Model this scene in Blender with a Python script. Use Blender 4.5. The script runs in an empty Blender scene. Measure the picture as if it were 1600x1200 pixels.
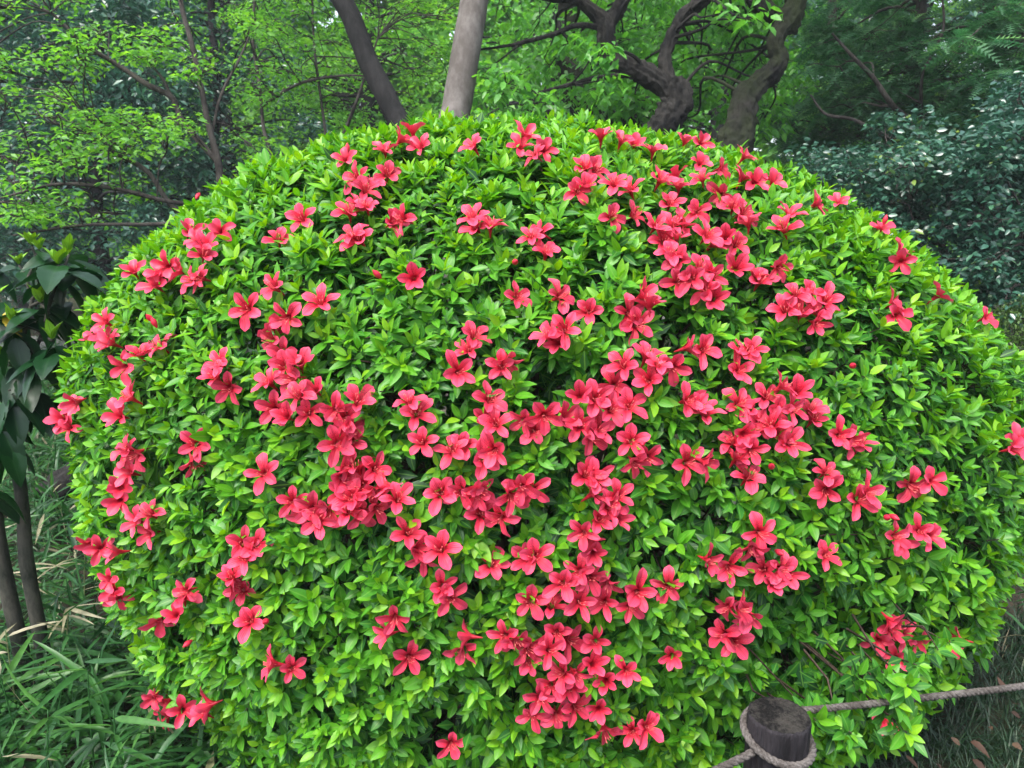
import bpy, math, random
import numpy as np
from mathutils import Matrix, Vector

random.seed(7)
rng = np.random.default_rng(7)
sc = bpy.context.scene
C = sc.collection

# ------------------------------------------------------------------ camera
CAM = np.array([0.0, 0.0, 1.5]); PITCH = math.radians(-12.0); LENS = 26.0
cam = bpy.data.cameras.new('camera')
cam.lens = LENS; cam.sensor_width = 36.0; cam.clip_start = 0.02; cam.clip_end = 2000
cam_o = bpy.data.objects.new('camera', cam); C.objects.link(cam_o)
cam.dof.use_dof = True; cam.dof.focus_distance = 1.6; cam.dof.aperture_fstop = 9.0
cam_o.location = CAM; cam_o.rotation_euler = (math.radians(90) + PITCH, 0, 0)
sc.camera = cam_o

# ------------------------------------------------------------------ sky, sun, exposure
SUN_EL, SUN_AZ = 62.0, 215.0           # azimuth the light comes from (degrees, clockwise from +Y)
w = bpy.data.worlds.new('World'); sc.world = w; w.use_nodes = True
nt = w.node_tree; bg = nt.nodes['Background']
sky = nt.nodes.new('ShaderNodeTexSky'); sky.sky_type = 'NISHITA'; sky.sun_disc = False
sky.sun_elevation = math.radians(SUN_EL); sky.sun_rotation = math.radians(SUN_AZ)
sky.air_density = 1.0; sky.dust_density = 3.0; sky.ozone_density = 1.0
hs = nt.nodes.new('ShaderNodeHueSaturation'); hs.inputs['Saturation'].default_value = 0.55
nt.links.new(sky.outputs[0], hs.inputs['Color']); nt.links.new(hs.outputs[0], bg.inputs['Color'])
bg.inputs['Strength'].default_value = 0.15
sun = bpy.data.lights.new('sun', 'SUN'); sun.energy = 1.5; sun.angle = math.radians(25); sun.color = (1.0, 0.96, 0.9)
sun_o = bpy.data.objects.new('sun', sun); C.objects.link(sun_o)
a = math.radians(SUN_AZ); e = math.radians(SUN_EL)
sdir = Vector((math.sin(a) * math.cos(e), math.cos(a) * math.cos(e), math.sin(e)))
sun_o.rotation_euler = sdir.to_track_quat('Z', 'Y').to_euler(); sun_o.location = sdir * 30
vs = sc.view_settings
vs.view_transform = 'Standard'; vs.look = 'None'; vs.gamma = 1.0; vs.use_curve_mapping = False
vs.exposure = 1.72
sc.cycles.max_bounces = 8; sc.cycles.transmission_bounces = 4; sc.cycles.diffuse_bounces = 4
sc.cycles.use_denoising = True

# ------------------------------------------------------------------ helpers
FPX = 1600 * LENS / 36.0
FWD = np.array([0, math.cos(PITCH), math.sin(PITCH)]); UPV = np.array([0, -math.sin(PITCH), math.cos(PITCH)])
def at(px, py, d):
    """a point d metres ahead of the viewpoint along the sight line of a pixel of the 1600x1200 photograph"""
    return CAM + d * FWD + d * (px - 800) / FPX * np.array([1.0, 0, 0]) + d * (600 - py) / FPX * UPV
def project(p):
    q = p - CAM; d = q @ FWD
    return 800 + FPX * q[:, 0] / d, 600 - FPX * (q @ UPV) / d, d
def unit(v):
    return v / np.maximum(np.linalg.norm(v, axis=-1, keepdims=True), 1e-9)

def make_mesh(name, V, faces, mat, attrs=None, smooth=True):
    """faces: list of int arrays (n, k)"""
    me = bpy.data.meshes.new(name)
    V = np.asarray(V, dtype=np.float32)
    me.vertices.add(len(V)); me.vertices.foreach_set('co', V.ravel())
    faces = [np.asarray(f, dtype=np.int32) for f in faces if len(f)]
    li = np.concatenate([f.ravel() for f in faces])
    tot = np.concatenate([np.full(len(f), f.shape[1], np.int32) for f in faces])
    st = np.concatenate([[0], np.cumsum(tot)[:-1]]).astype(np.int32)
    me.loops.add(len(li)); me.loops.foreach_set('vertex_index', li)
    me.polygons.add(len(tot)); me.polygons.foreach_set('loop_start', st); me.polygons.foreach_set('loop_total', tot)
    me.update(calc_edges=True)
    me.polygons.foreach_set('use_smooth', np.full(len(tot), smooth))
    for k, arr in (attrs or {}).items():
        at_ = me.attributes.new(k, 'FLOAT', 'POINT'); at_.data.foreach_set('value', np.asarray(arr, np.float32).ravel())
    if mat is not None:
        for m in (mat if isinstance(mat, (list, tuple)) else [mat]): me.materials.append(m)
    return me
def link(name, data, parent=None, loc=None):
    o = bpy.data.objects.new(name, data); C.objects.link(o)
    if parent is not None: o.parent = parent
    if loc is not None: o.location = loc
    return o
def part(name, V, faces, mat, parent, attrs=None, smooth=True):
    """mesh given in world coordinates, made a child of a thing (unrotated Empty)"""
    base = np.array(parent.location)
    return link(name, make_mesh(name, np.asarray(V) - base, faces, mat, attrs, smooth), parent)
def tag(o, label=None, cat=None, group=None, kind=None):
    if label: o['label'] = label
    if cat: o['category'] = cat
    if group: o['group'] = group
    if kind: o['kind'] = kind
    return o
def thing(name, loc, label, cat, group=None):
    o = link(name, None, None, Vector(loc)); o.empty_display_size = 0.1
    return tag(o, label, cat, group)

def noise3(p, f=1.0, seed=0.0):
    """cheap smooth pseudo noise in about -1..1"""
    x, y, z = p[..., 0] * f + seed, p[..., 1] * f + seed * 1.7, p[..., 2] * f - seed * .6
    return (np.sin(1.7 * x + 1.3 * y + 2.1) * np.cos(1.9 * z - .7 * x) + np.sin(2.3 * y - 1.1 * z + .4) * np.cos(2.9 * x + .8 * z)
            + .5 * np.sin(4.3 * x + 3.1 * z) * np.cos(3.7 * y - 1.3)) / 2.0

def spline(pts, n):
    """Catmull-Rom through rows of pts (any columns), n samples per span"""
    P = np.asarray(pts, float)
    P = np.vstack([2 * P[0] - P[1], P, 2 * P[-1] - P[-2]])
    out = []
    for i in range(1, len(P) - 2):
        t = np.linspace(0, 1, n, endpoint=False)[:, None]
        a_, b_, c_, d_ = P[i - 1], P[i], P[i + 1], P[i + 2]
        out.append(.5 * (2 * b_ + (c_ - a_) * t + (2 * a_ - 5 * b_ + 4 * c_ - d_) * t * t + (3 * b_ - a_ - 3 * c_ + d_) * t ** 3))
    out.append(P[-2][None]); return np.vstack(out)
def tube(pts, rad, sides=8, rough=0.0, seed=0.0, cap=True, ridge=0.0):
    """rows of points, radii -> (V, [faces])"""
    P = np.asarray(pts, float); n = len(P); rad = np.asarray(rad, float) * np.ones(n)
    T = unit(np.gradient(P, axis=0))
    ref = np.array([1.0, 0, 0]) if abs(T[0][0]) < .8 else np.array([0, 1.0, 0])
    U = np.zeros((n, 3)); u = ref
    for i in range(n):
        u = u - T[i] * (u @ T[i]); u = u / np.linalg.norm(u); U[i] = u
    W = np.cross(T, U)
    ang = np.linspace(0, 2 * math.pi, sides, endpoint=False)
    ring = U[:, None, :] * np.cos(ang)[None, :, None] + W[:, None, :] * np.sin(ang)[None, :, None]
    rr = rad[:, None] * np.ones((1, sides))
    if rough:
        q = P[:, None, :] + ring * rad[:, None, None]
        rr = rr * (1 + rough * noise3(q, 14, seed) + .6 * rough * noise3(q, 37, seed + 3))
    if ridge:
        sl_ = np.concatenate([[0], np.cumsum(np.linalg.norm(np.diff(P, axis=0), axis=1))])[:, None] * np.ones((1, sides))
        tw_ = ang[None] + .5 * np.sin(sl_ * 3 + seed)
        q = np.stack([np.cos(tw_) * 3.2, np.sin(tw_) * 3.2, sl_ * 5.0], -1); q2 = np.stack([np.cos(tw_) * 7, np.sin(tw_) * 7, sl_ * 16], -1)
        rr = rr * (1 + ridge * (np.abs(noise3(q, 1, seed)) * 1.6 - .6) + ridge * .8 * (np.abs(noise3(q2, 1, seed + 5)) - .4))
    V = (P[:, None, :] + ring * rr[..., None]).reshape(-1, 3)
    i = np.arange(n - 1)[:, None] * sides; j = np.arange(sides)[None, :]; k = (j + 1) % sides
    F = np.stack([i + j, i + k, i + sides + k, i + sides + j], -1).reshape(-1, 4)
    faces = [F]
    if cap:
        V = np.vstack([V, P[-1] + T[-1] * rad[-1] * .3]); c = len(V) - 1; b = (n - 1) * sides
        faces.append(np.array([[b + q, b + (q + 1) % sides, c] for q in range(sides)]))
    return V, faces
def merge(parts):
    Vs, Q, T = [], [], []; off = 0
    for V, fs in parts:
        for f in fs:
            f = np.asarray(f)
            (Q if f.shape[1] == 4 else T).append(f + off)
        Vs.append(V); off += len(V)
    return np.vstack(Vs), [np.vstack(x) for x in (Q, T) if x]

# leaf templates: t along, w across (+-0.5 at the widest), triangles, rib weight
def leaf_tpl(ts, pw=0.8, pe=0.8):
    t = [0.0]; wv = [0.0]; rib = [1.0]; rows = []
    for tt in ts:
        hw = .5 * math.sin(math.pi * tt ** pw) ** pe
        b = len(t); rows.append((b, b + 1, b + 2))
        t += [tt, tt, tt]; wv += [-hw, 0, hw]; rib += [0, 1, 0]
    t.append(1.0); wv.append(0.0); rib.append(1.0); tip = len(t) - 1
    l, m, r = rows[0]; tri = [(0, m, l), (0, r, m)]
    for (l, m, r), (l2, m2, r2) in zip(rows, rows[1:]):
        tri += [(l, m, m2), (l, m2, l2), (m, r, r2), (m, r2, m2)]
    l, m, r = rows[-1]; tri += [(l, m, tip), (m, r, tip)]
    return np.array(t), np.array(wv), np.array(tri), np.array(rib)
TPL_FINE = leaf_tpl([.16, .40, .66, .86], .82, .85)
TPL_MID = leaf_tpl([.3, .68], .85, .85)
TPL_LOW = leaf_tpl([.48], .85, 1)
TPL_BLADE = leaf_tpl([.12, .35, .6, .82], .55, .6)
def frond_tpl(n=7):
    t, w_, tri = [0, .0, 1.0], [-.012, .012, 0], [(0, 1, 2)]
    for i in range(n):
        for s in (-1, 1):
            b = .06 + .86 * i / n; ln = .5 * (1 - .75 * i / n); k = len(t)
            t += [b, b + .085, b + .16]; w_ += [0, 0, s * ln]; tri.append((k, k + 1, k + 2) if s > 0 else (k, k + 2, k + 1))
    return np.array(t, float), np.array(w_, float), np.array(tri), np.ones(len(t))
TPL_FROND = frond_tpl()
def leaves(o, d, n, L, Wr, curl, fold, tint, tpl):
    t, wv, tri, rib = tpl; N = len(o)
    L, Wr, curl, fold = [np.broadcast_to(np.asarray(x, float), (N,))[:, None] for x in (L, Wr, curl, fold)]
    d = unit(d); s = unit(np.cross(d, n)); n = np.cross(s, d)
    T, Wv = t[None] * np.ones((N, 1)), wv[None] * Wr
    h = fold * np.abs(Wv) - curl * T * T
    V = o[:, None, :] + L[..., None] * (T[..., None] * d[:, None, :] + Wv[..., None] * s[:, None, :] + h[..., None] * n[:, None, :])
    F = (tri[None] + (np.arange(N) * len(t))[:, None, None]).reshape(-1, 3)
    return V.reshape(-1, 3), [F], {'tint': np.repeat(np.broadcast_to(tint, (N,)), len(t)), 'rib': np.tile(rib, N)}
def cat_leaves(sets):
    V = []; F = []; T = []; R = []; off = 0
    for v, f, at_ in sets:
        V.append(v); F.append(f[0] + off); T.append(at_['tint']); R.append(at_['rib']); off += len(v)
    return np.vstack(V), [np.vstack(F)], {'tint': np.concatenate(T), 'rib': np.concatenate(R)}

# ------------------------------------------------------------------ materials
def mat_base(name):
    m = bpy.data.materials.new(name); m.use_nodes = True
    return m, m.node_tree, m.node_tree.nodes, m.node_tree.links, m.node_tree.nodes['Principled BSDF']
def leaf_mat(name, stops, rough=.42, trans=.3, trans_col=None, rib=None, spec=.5):
    m, t, N, Lk, b = mat_base(name)
    a_ = N.new('ShaderNodeAttribute'); a_.attribute_name = 'tint'
    r = N.new('ShaderNodeValToRGB'); cr = r.color_ramp
    while len(cr.elements) < len(stops): cr.elements.new(.5)
    for el, (p, c) in zip(cr.elements, stops): el.position = p; el.color = (*c, 1)
    Lk.new(a_.outputs['Fac'], r.inputs['Fac'])
    nz = N.new('ShaderNodeTexNoise'); nz.inputs['Scale'].default_value = 60; nz.inputs['Detail'].default_value = 2
    tc = N.new('ShaderNodeTexCoord'); Lk.new(tc.outputs['Object'], nz.inputs['Vector'])
    hsv = N.new('ShaderNodeHueSaturation'); mr = N.new('ShaderNodeMapRange')
    mr.inputs['From Min'].default_value = .3; mr.inputs['From Max'].default_value = .7
    mr.inputs['To Min'].default_value = .78; mr.inputs['To Max'].default_value = 1.2
    Lk.new(nz.outputs['Fac'], mr.inputs['Value']); Lk.new(mr.outputs[0], hsv.inputs['Value'])
    Lk.new(r.outputs['Color'], hsv.inputs['Color'])
    col = hsv.outputs['Color']
    if rib is not None:
        ra = N.new('ShaderNodeAttribute'); ra.attribute_name = 'rib'
        rm = N.new('ShaderNodeMapRange'); rm.inputs['From Min'].default_value = .80; rm.inputs['From Max'].default_value = .97
        Lk.new(ra.outputs['Fac'], rm.inputs['Value'])
        mx = N.new('ShaderNodeMix'); mx.data_type = 'RGBA'; Lk.new(rm.outputs[0], mx.inputs['Factor'])
        Lk.new(col, mx.inputs['A']); mx.inputs['B'].default_value = (*rib, 1)
        ms = N.new('ShaderNodeMath'); ms.operation = 'MULTIPLY'; ms.inputs[1].default_value = .55
        Lk.new(rm.outputs[0], ms.inputs[0]); Lk.new(ms.outputs[0], mx.inputs['Factor'])
        col = mx.outputs['Result']
    Lk.new(col, b.inputs['Base Color'])
    b.inputs['Roughness'].default_value = rough; b.inputs['Specular IOR Level'].default_value = spec
    tr = N.new('ShaderNodeBsdfTranslucent'); hs2 = N.new('ShaderNodeHueSaturation')
    hs2.inputs['Hue'].default_value = .485; hs2.inputs['Saturation'].default_value = 1.1; hs2.inputs['Value'].default_value = 1.7
    Lk.new(col, hs2.inputs['Color']); Lk.new(hs2.outputs[0], tr.inputs['Color'])
    mix = N.new('ShaderNodeMixShader'); mix.inputs[0].default_value = trans
    Lk.new(b.outputs[0], mix.inputs[1]); Lk.new(tr.outputs[0], mix.inputs[2])
    Lk.new(mix.outputs[0], N['Material Output'].inputs['Surface'])
    return m
def bark_mat(name, c1, c2, scale=8, stretch=.25, bump=.6, moss=None, moss_amt=.5, rough=.85):
    m, t, N, Lk, b = mat_base(name)
    tc = N.new('ShaderNodeTexCoord'); mp = N.new('ShaderNodeMapping'); mp.inputs['Scale'].default_value = (1, 1, stretch)
    Lk.new(tc.outputs['Object'], mp.inputs['Vector'])
    nz = N.new('ShaderNodeTexNoise'); nz.inputs['Scale'].default_value = scale * 4; nz.inputs['Detail'].default_value = 6; nz.inputs['Roughness'].default_value = .7
    Lk.new(mp.outputs[0], nz.inputs['Vector'])
    n2 = N.new('ShaderNodeTexNoise'); n2.inputs['Scale'].default_value = scale * .6; n2.inputs['Detail'].default_value = 4
    Lk.new(tc.outputs['Object'], n2.inputs['Vector'])
    ad = N.new('ShaderNodeMath'); ad.operation = 'ADD'; Lk.new(nz.outputs['Fac'], ad.inputs[0]); Lk.new(n2.outputs['Fac'], ad.inputs[1])
    r = N.new('ShaderNodeValToRGB'); r.color_ramp.elements[0].position = .43; r.color_ramp.elements[1].position = .58
    hf = N.new('ShaderNodeMath'); hf.operation = 'MULTIPLY'; hf.inputs[1].default_value = .5; Lk.new(ad.outputs[0], hf.inputs[0])
    r.color_ramp.elements[0].color = (*c1, 1); r.color_ramp.elements[1].color = (*c2, 1); Lk.new(hf.outputs[0], r.inputs['Fac'])
    col = r.outputs['Color']
    if moss is not None:
        n3 = N.new('ShaderNodeTexNoise'); n3.inputs['Scale'].default_value = 5; n3.inputs['Detail'].default_value = 5
        Lk.new(tc.outputs['Object'], n3.inputs['Vector'])
        rm = N.new('ShaderNodeMapRange'); rm.inputs['From Min'].default_value = 1 - moss_amt - .12; rm.inputs['From Max'].default_value = 1 - moss_amt + .12
        Lk.new(n3.outputs['Fac'], rm.inputs['Value'])
        mx = N.new('ShaderNodeMix'); mx.data_type = 'RGBA'; Lk.new(rm.outputs[0], mx.inputs['Factor'])
        Lk.new(col, mx.inputs['A']); mx.inputs['B'].default_value = (*moss, 1); col = mx.outputs['Result']
    Lk.new(col, b.inputs['Base Color']); b.inputs['Roughness'].default_value = rough; b.inputs['Specular IOR Level'].default_value = .25
    bp = N.new('ShaderNodeBump'); bp.inputs['Strength'].default_value = bump; bp.inputs['Distance'].default_value = .035
    Lk.new(nz.outputs['Fac'], bp.inputs['Height']); Lk.new(bp.outputs[0], b.inputs['Normal'])
    return m
def flat_mat(name, c1, c2, scale=20, rough=.8, bump=.2, dist=.005):
    return bark_mat(name, c1, c2, scale / 4, 1.0, bump, rough=rough)

M = {}
M['azalea'] = leaf_mat('azalea_leaf', [(0, (.011, .052, .014)), (.35, (.029, .148, .018)), (.7, (.080, .29, .012)), (1, (.20, .42, .014))], .42, .30, rib=(.15, .34, .05), spec=.34)
M['twig'] = bark_mat('azalea_twig', (.035, .022, .016), (.10, .07, .05), 20)
M['aucuba'] = leaf_mat('aucuba_leaf', [(0, (.0035, .020, .008)), (.6, (.008, .042, .011)), (.8, (.12, .28, .02)), (.95, (.16, .34, .025)), (1, (.40, .30, .02))], .30, .14, rib=(.02, .06, .02), spec=.3)
M['spring'] = leaf_mat('spring_leaf', [(0, (.045, .16, .030)), (.5, (.095, .29, .042)), (1, (.18, .42, .055))], .5, .45)
M['cherry'] = leaf_mat('cherry_leaf', [(0, (.035, .14, .03)), (.5, (.08, .28, .04)), (1, (.14, .40, .05))], .42, .45)
M['evergreen'] = leaf_mat('evergreen_leaf', [(0, (.018, .058, .044)), (.6, (.036, .11, .072)), (1, (.075, .19, .09))], .32, .2, spec=.65)
M['camellia'] = leaf_mat('camellia_leaf', [(0, (.016, .056, .040)), (.6, (.030, .102, .064)), (.93, (.062, .165, .08)), (1, (.14, .22, .03))], .30, .14, spec=.75)
M['conifer'] = leaf_mat('conifer_leaf', [(0, (.022, .080, .040)), (.6, (.048, .155, .062)), (1, (.11, .27, .075))], .6, .35)
M['box'] = leaf_mat('box_leaf', [(0, (.03, .075, .02)), (1, (.10, .19, .035))], .4, .25)
M['sasa'] = leaf_mat('bamboo_leaf', [(0, (.010, .045, .015)), (.5, (.028, .105, .026)), (.86, (.065, .18, .032)), (.93, (.22, .21, .12)), (1, (.34, .31, .21))], .42, .25, spec=.35)
M['grass'] = leaf_mat('grass_blade', [(0, (.006, .022, .010)), (.5, (.014, .046, .016)), (.9, (.035, .085, .024)), (.96, (.16, .14, .08)), (1, (.22, .19, .12))], .5, .2)
M['weed'] = leaf_mat('weed_leaf', [(0, (.02, .08, .02)), (1, (.05, .20, .03))], .5, .3)
M['dead'] = leaf_mat('dead_leaf', [(0, (.040, .019, .010)), (.5, (.075, .036, .019)), (1, (.13, .078, .046))], .75, .15)
M['smooth_bark'] = bark_mat('smooth_bark', (.085, .074, .066), (.155, .14, .13), 4, .5, .25)
M['dark_bark'] = bark_mat('dark_bark', (.005, .005, .0052), (.018, .017, .017), 5, .4, .4)
M['cherry_bark'] = bark_mat('cherry_bark', (.0035, .0033, .0033), (.032, .029, .026), 7, .4, 1.0)
M['mossy_bark'] = bark_mat('mossy_bark', (.004, .0037, .0034), (.024, .022, .019), 6, .5, .9, moss=(.020, .027, .010), moss_amt=.48)
M['brown_bark'] = bark_mat('brown_bark', (.026, .022, .020), (.078, .067, .060), 8, .3, .7)
M['stem_green'] = bark_mat('aucuba_stem', (.016, .020, .014), (.060, .056, .046), 10, .4, .3)

m, t, N, Lk, b = mat_base('azalea_petal')
ta = N.new('ShaderNodeAttribute'); ta.attribute_name = 'tint'
ra = N.new('ShaderNodeAttribute'); ra.attribute_name = 'rib'
r = N.new('ShaderNodeValToRGB'); r.color_ramp.elements[0].position = 0; r.color_ramp.elements[1].position = 1
r.color_ramp.elements[0].color = (.38, .004, .016, 1); r.color_ramp.elements[1].color = (.84, .084, .185, 1)
em = r.color_ramp.elements.new(.40); em.color = (.72, .028, .070, 1)
oi = N.new('ShaderNodeObjectInfo')
hsv = N.new('ShaderNodeHueSaturation'); mr = N.new('ShaderNodeMapRange'); mr.inputs['To Min'].default_value = .80; mr.inputs['To Max'].default_value = 1.08
Lk.new(oi.outputs['Random'], mr.inputs['Value']); Lk.new(mr.outputs[0], hsv.inputs['Value'])
Lk.new(ta.outputs['Fac'], r.inputs['Fac']); Lk.new(r.outputs[0], hsv.inputs['Color'])
tc = N.new('ShaderNodeTexCoord'); vo = N.new('ShaderNodeTexVoronoi'); vo.inputs['Scale'].default_value = 420; Lk.new(tc.outputs['Object'], vo.inputs['Vector'])
sp = N.new('ShaderNodeMapRange'); sp.inputs['From Min'].default_value = .30; sp.inputs['From Max'].default_value = .42; sp.inputs['To Min'].default_value = 1; sp.inputs['To Max'].default_value = 0
Lk.new(vo.outputs['Distance'], sp.inputs['Value'])
mu = N.new('ShaderNodeMath'); mu.operation = 'MULTIPLY'; Lk.new(sp.outputs[0], mu.inputs[0]); Lk.new(ra.outputs['Fac'], mu.inputs[1])
mx = N.new('ShaderNodeMix'); mx.data_type = 'RGBA'; Lk.new(mu.outputs[0], mx.inputs['Factor']); Lk.new(hsv.outputs[0], mx.inputs['A']); mx.inputs['B'].default_value = (.22, .004, .02, 1)
Lk.new(mx.outputs['Result'], b.inputs['Base Color']); b.inputs['Roughness'].default_value = .48; b.inputs['Specular IOR Level'].default_value = .4
tr = N.new('ShaderNodeBsdfTranslucent'); Lk.new(mx.outputs['Result'], tr.inputs['Color'])
ms = N.new('ShaderNodeMixShader'); ms.inputs[0].default_value = .22; Lk.new(b.outputs[0], ms.inputs[1]); Lk.new(tr.outputs[0], ms.inputs[2])
Lk.new(ms.outputs[0], N['Material Output'].inputs['Surface'])
la = N.new('ShaderNodeAttribute'); la.attribute_name = 'lat'
vw = N.new('ShaderNodeMath'); vw.operation = 'MULTIPLY'; vw.inputs[1].default_value = 44.0; Lk.new(la.outputs['Fac'], vw.inputs[0])
vsn = N.new('ShaderNodeMath'); vsn.operation = 'SINE'; Lk.new(vw.outputs[0], vsn.inputs[0])
mid = N.new('ShaderNodeMapRange'); mid.inputs['From Min'].default_value = .0; mid.inputs['From Max'].default_value = .16; mid.inputs['To Min'].default_value = -1.6; mid.inputs['To Max'].default_value = 0
ab = N.new('ShaderNodeMath'); ab.operation = 'SUBTRACT'; ab.inputs[1].default_value = .5; Lk.new(la.outputs['Fac'], ab.inputs[0])
ab2 = N.new('ShaderNodeMath'); ab2.operation = 'ABSOLUTE'; Lk.new(ab.outputs[0], ab2.inputs[0]); Lk.new(ab2.outputs[0], mid.inputs['Value'])
sm = N.new('ShaderNodeMath'); sm.operation = 'MULTIPLY_ADD'; sm.inputs[1].default_value = .5; Lk.new(vsn.outputs[0], sm.inputs[0]); Lk.new(mid.outputs[0], sm.inputs[2])
vv = N.new('ShaderNodeMapRange'); vv.inputs['From Min'].default_value = -2.0; vv.inputs['From Max'].default_value = .5; vv.inputs['To Min'].default_value = .74; vv.inputs['To Max'].default_value = 1.10
Lk.new(sm.outputs[0], vv.inputs['Value'])
vh = N.new('ShaderNodeHueSaturation'); Lk.new(mx.outputs['Result'], vh.inputs['Color']); Lk.new(vv.outputs[0], vh.inputs['Value'])
Lk.new(vh.outputs[0], b.inputs['Base Color']); Lk.new(vh.outputs[0], tr.inputs['Color'])
pb = N.new('ShaderNodeBump'); pb.inputs['Strength'].default_value = .5; pb.inputs['Distance'].default_value = .0012; Lk.new(sm.outputs[0], pb.inputs['Height']); Lk.new(pb.outputs[0], b.inputs['Normal'])
M['petal'] = m
m, t, N, Lk, b = mat_base('azalea_stamen'); b.inputs['Base Color'].default_value = (.62, .10, .10, 1); b.inputs['Roughness'].default_value = .5
M['stamen'] = m

# ------------------------------------------------------------------ ground, path
def ground_mesh():
    xs = np.concatenate([-np.geomspace(400, 6, 24), np.linspace(-5.5, 5.5, 90), np.geomspace(6, 400, 24)])
    ys = np.concatenate([[-60, -20, -6], np.linspace(-2, 10, 90), np.geomspace(10.5, 600, 24)])
    X, Y = np.meshgrid(xs, ys); Z = np.zeros_like(X)
    P = np.stack([X, Y, Z], -1); near = np.exp(-((X / 6) ** 2 + ((Y - 3) / 6) ** 2))
    Z = near * (.02 * noise3(P, 1.3) + .008 * noise3(P, 6, 2))
    V = np.stack([X, Y, Z - .01], -1).reshape(-1, 3); nx, ny = len(xs), len(ys)
    i = np.arange(ny - 1)[:, None] * nx + np.arange(nx - 1)[None]
    return V, [np.stack([i, i + 1, i + nx + 1, i + nx], -1).reshape(-1, 4)]
M['soil'] = bark_mat('soil', (.018, .014, .010), (.055, .042, .028), 6, 1, .8, moss=(.02, .045, .012), moss_amt=.42, rough=.95)
V, F = ground_mesh()
tag(link('ground', make_mesh('ground', V, F, M['soil'])), kind='structure')
M['path'] = bark_mat('path_gravel', (.13, .13, .125), (.20, .195, .185), 10, 1, .3, rough=.9)
pc = spline([(-26, 8.5), (-12, 8.6), (-6, 9.2), (-2, 10.4), (3, 13.5), (9, 19)], 10)
tn = unit(np.gradient(pc, axis=0)); nn = np.stack([-tn[:, 1], tn[:, 0]], -1)
L0, L1 = pc - nn * 1.1, pc + nn * 1.1
V = np.vstack([np.c_[L0, np.full(len(pc), .012)], np.c_[L1, np.full(len(pc), .012)]]); n_ = len(pc)
q = np.arange(n_ - 1)
tag(link('path', make_mesh('path', V, [np.stack([q, q + 1, q + 1 + n_, q + n_], -1)], M['path'])), kind='structure')

# ------------------------------------------------------------------ the azalea bush
BC = np.array([.03, 2.45, .80]); RXL, RXR, RY, RZ, EL, ER, SH = 1.43, 1.65, 1.10, 1.035, 2.02, 1.98, .06; RZLOW = 1.38
def dents(v): return 0
def sval(p):
    """implicit value of the clipped dome: 1 on the outer leaf surface"""
    q = p - BC; x = q[..., 0] + SH * q[..., 2]
    R = x > 0; rx = np.where(R, RXR, RXL); ex = np.where(R, ER, EL)
    s = (np.abs(x / rx) ** ex + np.abs(q[..., 1] / RY) ** ex + np.abs(q[..., 2] / np.where(q[..., 2] > 0, RZ, RZLOW)) ** ex) ** (1 / ex)
    u = unit(q)
    return s / (1 + .016 * noise3(u, 4.2, 1.1) + .014 * noise3(u, 9.5, 4.0) + .012 * noise3(u, 19, 2.0))
def snormal(p):
    h = .02; g = np.zeros_like(p)
    for k in range(3):
        dlt = np.zeros(3); dlt[k] = h
        g[..., k] = sval(p + dlt) - sval(p - dlt)
    return unit(g)
def surf_from_dir(v):
    p = BC + v
    for _ in range(4): p = BC + (p - BC) / sval(p)[:, None]
    return p
def surf_from_pixel(px, py):
    d = np.linspace(.9, 3.2, 900); P = np.array([at(px, py, k) for k in d]); s = sval(P)
    inside = np.nonzero(s < 1.0)[0]
    i = inside[0] if len(inside) else int(np.argmin(s))
    p = P[i]
    return p if len(inside) else BC + (p - BC) / max(1.0, float(sval(p[None])[0]))
bush = thing('azalea_bush', (.03, 2.45, 0), 'large clipped dome-shaped green azalea bush covered with coral red flowers', 'bush')

HOLES = [(872, 600, .06), (885, 795, .055), (1062, 505, .05), (1245, 985, .085), (1180, 960, .05), (640, 185 + 560, .03), (1100, 850, .03),
         (590, 890, .03), (1385, 545, .04), (1040, 790, .03), (760, 445, .03), (540, 420, .03), (690, 1165, .06), (1330, 560, .03), (470, 1100, .04)]
holes = [(surf_from_pixel(x, y), r_) for x, y, r_ in HOLES]
NS = 11800
k = np.arange(NS) + .5; ph = np.arccos(1 - 2 * k / NS); th = math.pi * (1 + 5 ** .5) * k
dirs = np.stack([np.cos(th) * np.sin(ph), np.sin(th) * np.sin(ph), np.cos(ph)], -1)
dirs = unit(dirs + rng.normal(0, .012, dirs.shape))
tips = surf_from_dir(dirs); nor = snormal(tips)
keep = tips[:, 2] > .06
back = nor[:, 1] > .45
keep &= ~(back & (rng.random(NS) < .45))
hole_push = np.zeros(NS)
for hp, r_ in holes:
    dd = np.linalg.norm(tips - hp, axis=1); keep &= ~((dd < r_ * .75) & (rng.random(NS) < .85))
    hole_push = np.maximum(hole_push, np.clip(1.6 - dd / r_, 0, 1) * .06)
tips, nor, back, hole_push = tips[keep], nor[keep], back[keep], hole_push[keep]
ex = np.array([at(x, y, d_) for x, y, d_ in [(1385, 1108, 1.46), (1412, 1086, 1.45), (1440, 1092, 1.44), (1418, 1118, 1.45), (1432, 1136, 1.46), (1424, 1152, 1.45), (1438, 1164, 1.44), (1340, 1150, 1.42), (1352, 1172, 1.41), (1346, 1190, 1.41),
      (1296, 1150, 1.42), (1306, 1172, 1.42), (1460, 1066, 1.48), (1490, 1040, 1.50), (1520, 1030, 1.52), (1375, 1085, 1.47)]])
tips = np.vstack([tips, ex]); nor = np.vstack([nor, np.tile(unit(np.array([[.30, -.80, -.10]])), (len(ex), 1))]); back = np.r_[back, np.zeros(len(ex), bool)]; hole_push = np.r_[hole_push, np.zeros(len(ex))]
NS = len(tips)
depth = np.clip(rng.gamma(1.7, .012, NS), 0, .075) + hole_push
axis = unit(nor * .75 + np.array([0, 0, .38]) + rng.normal(0, .24, (NS, 3)))
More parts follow.
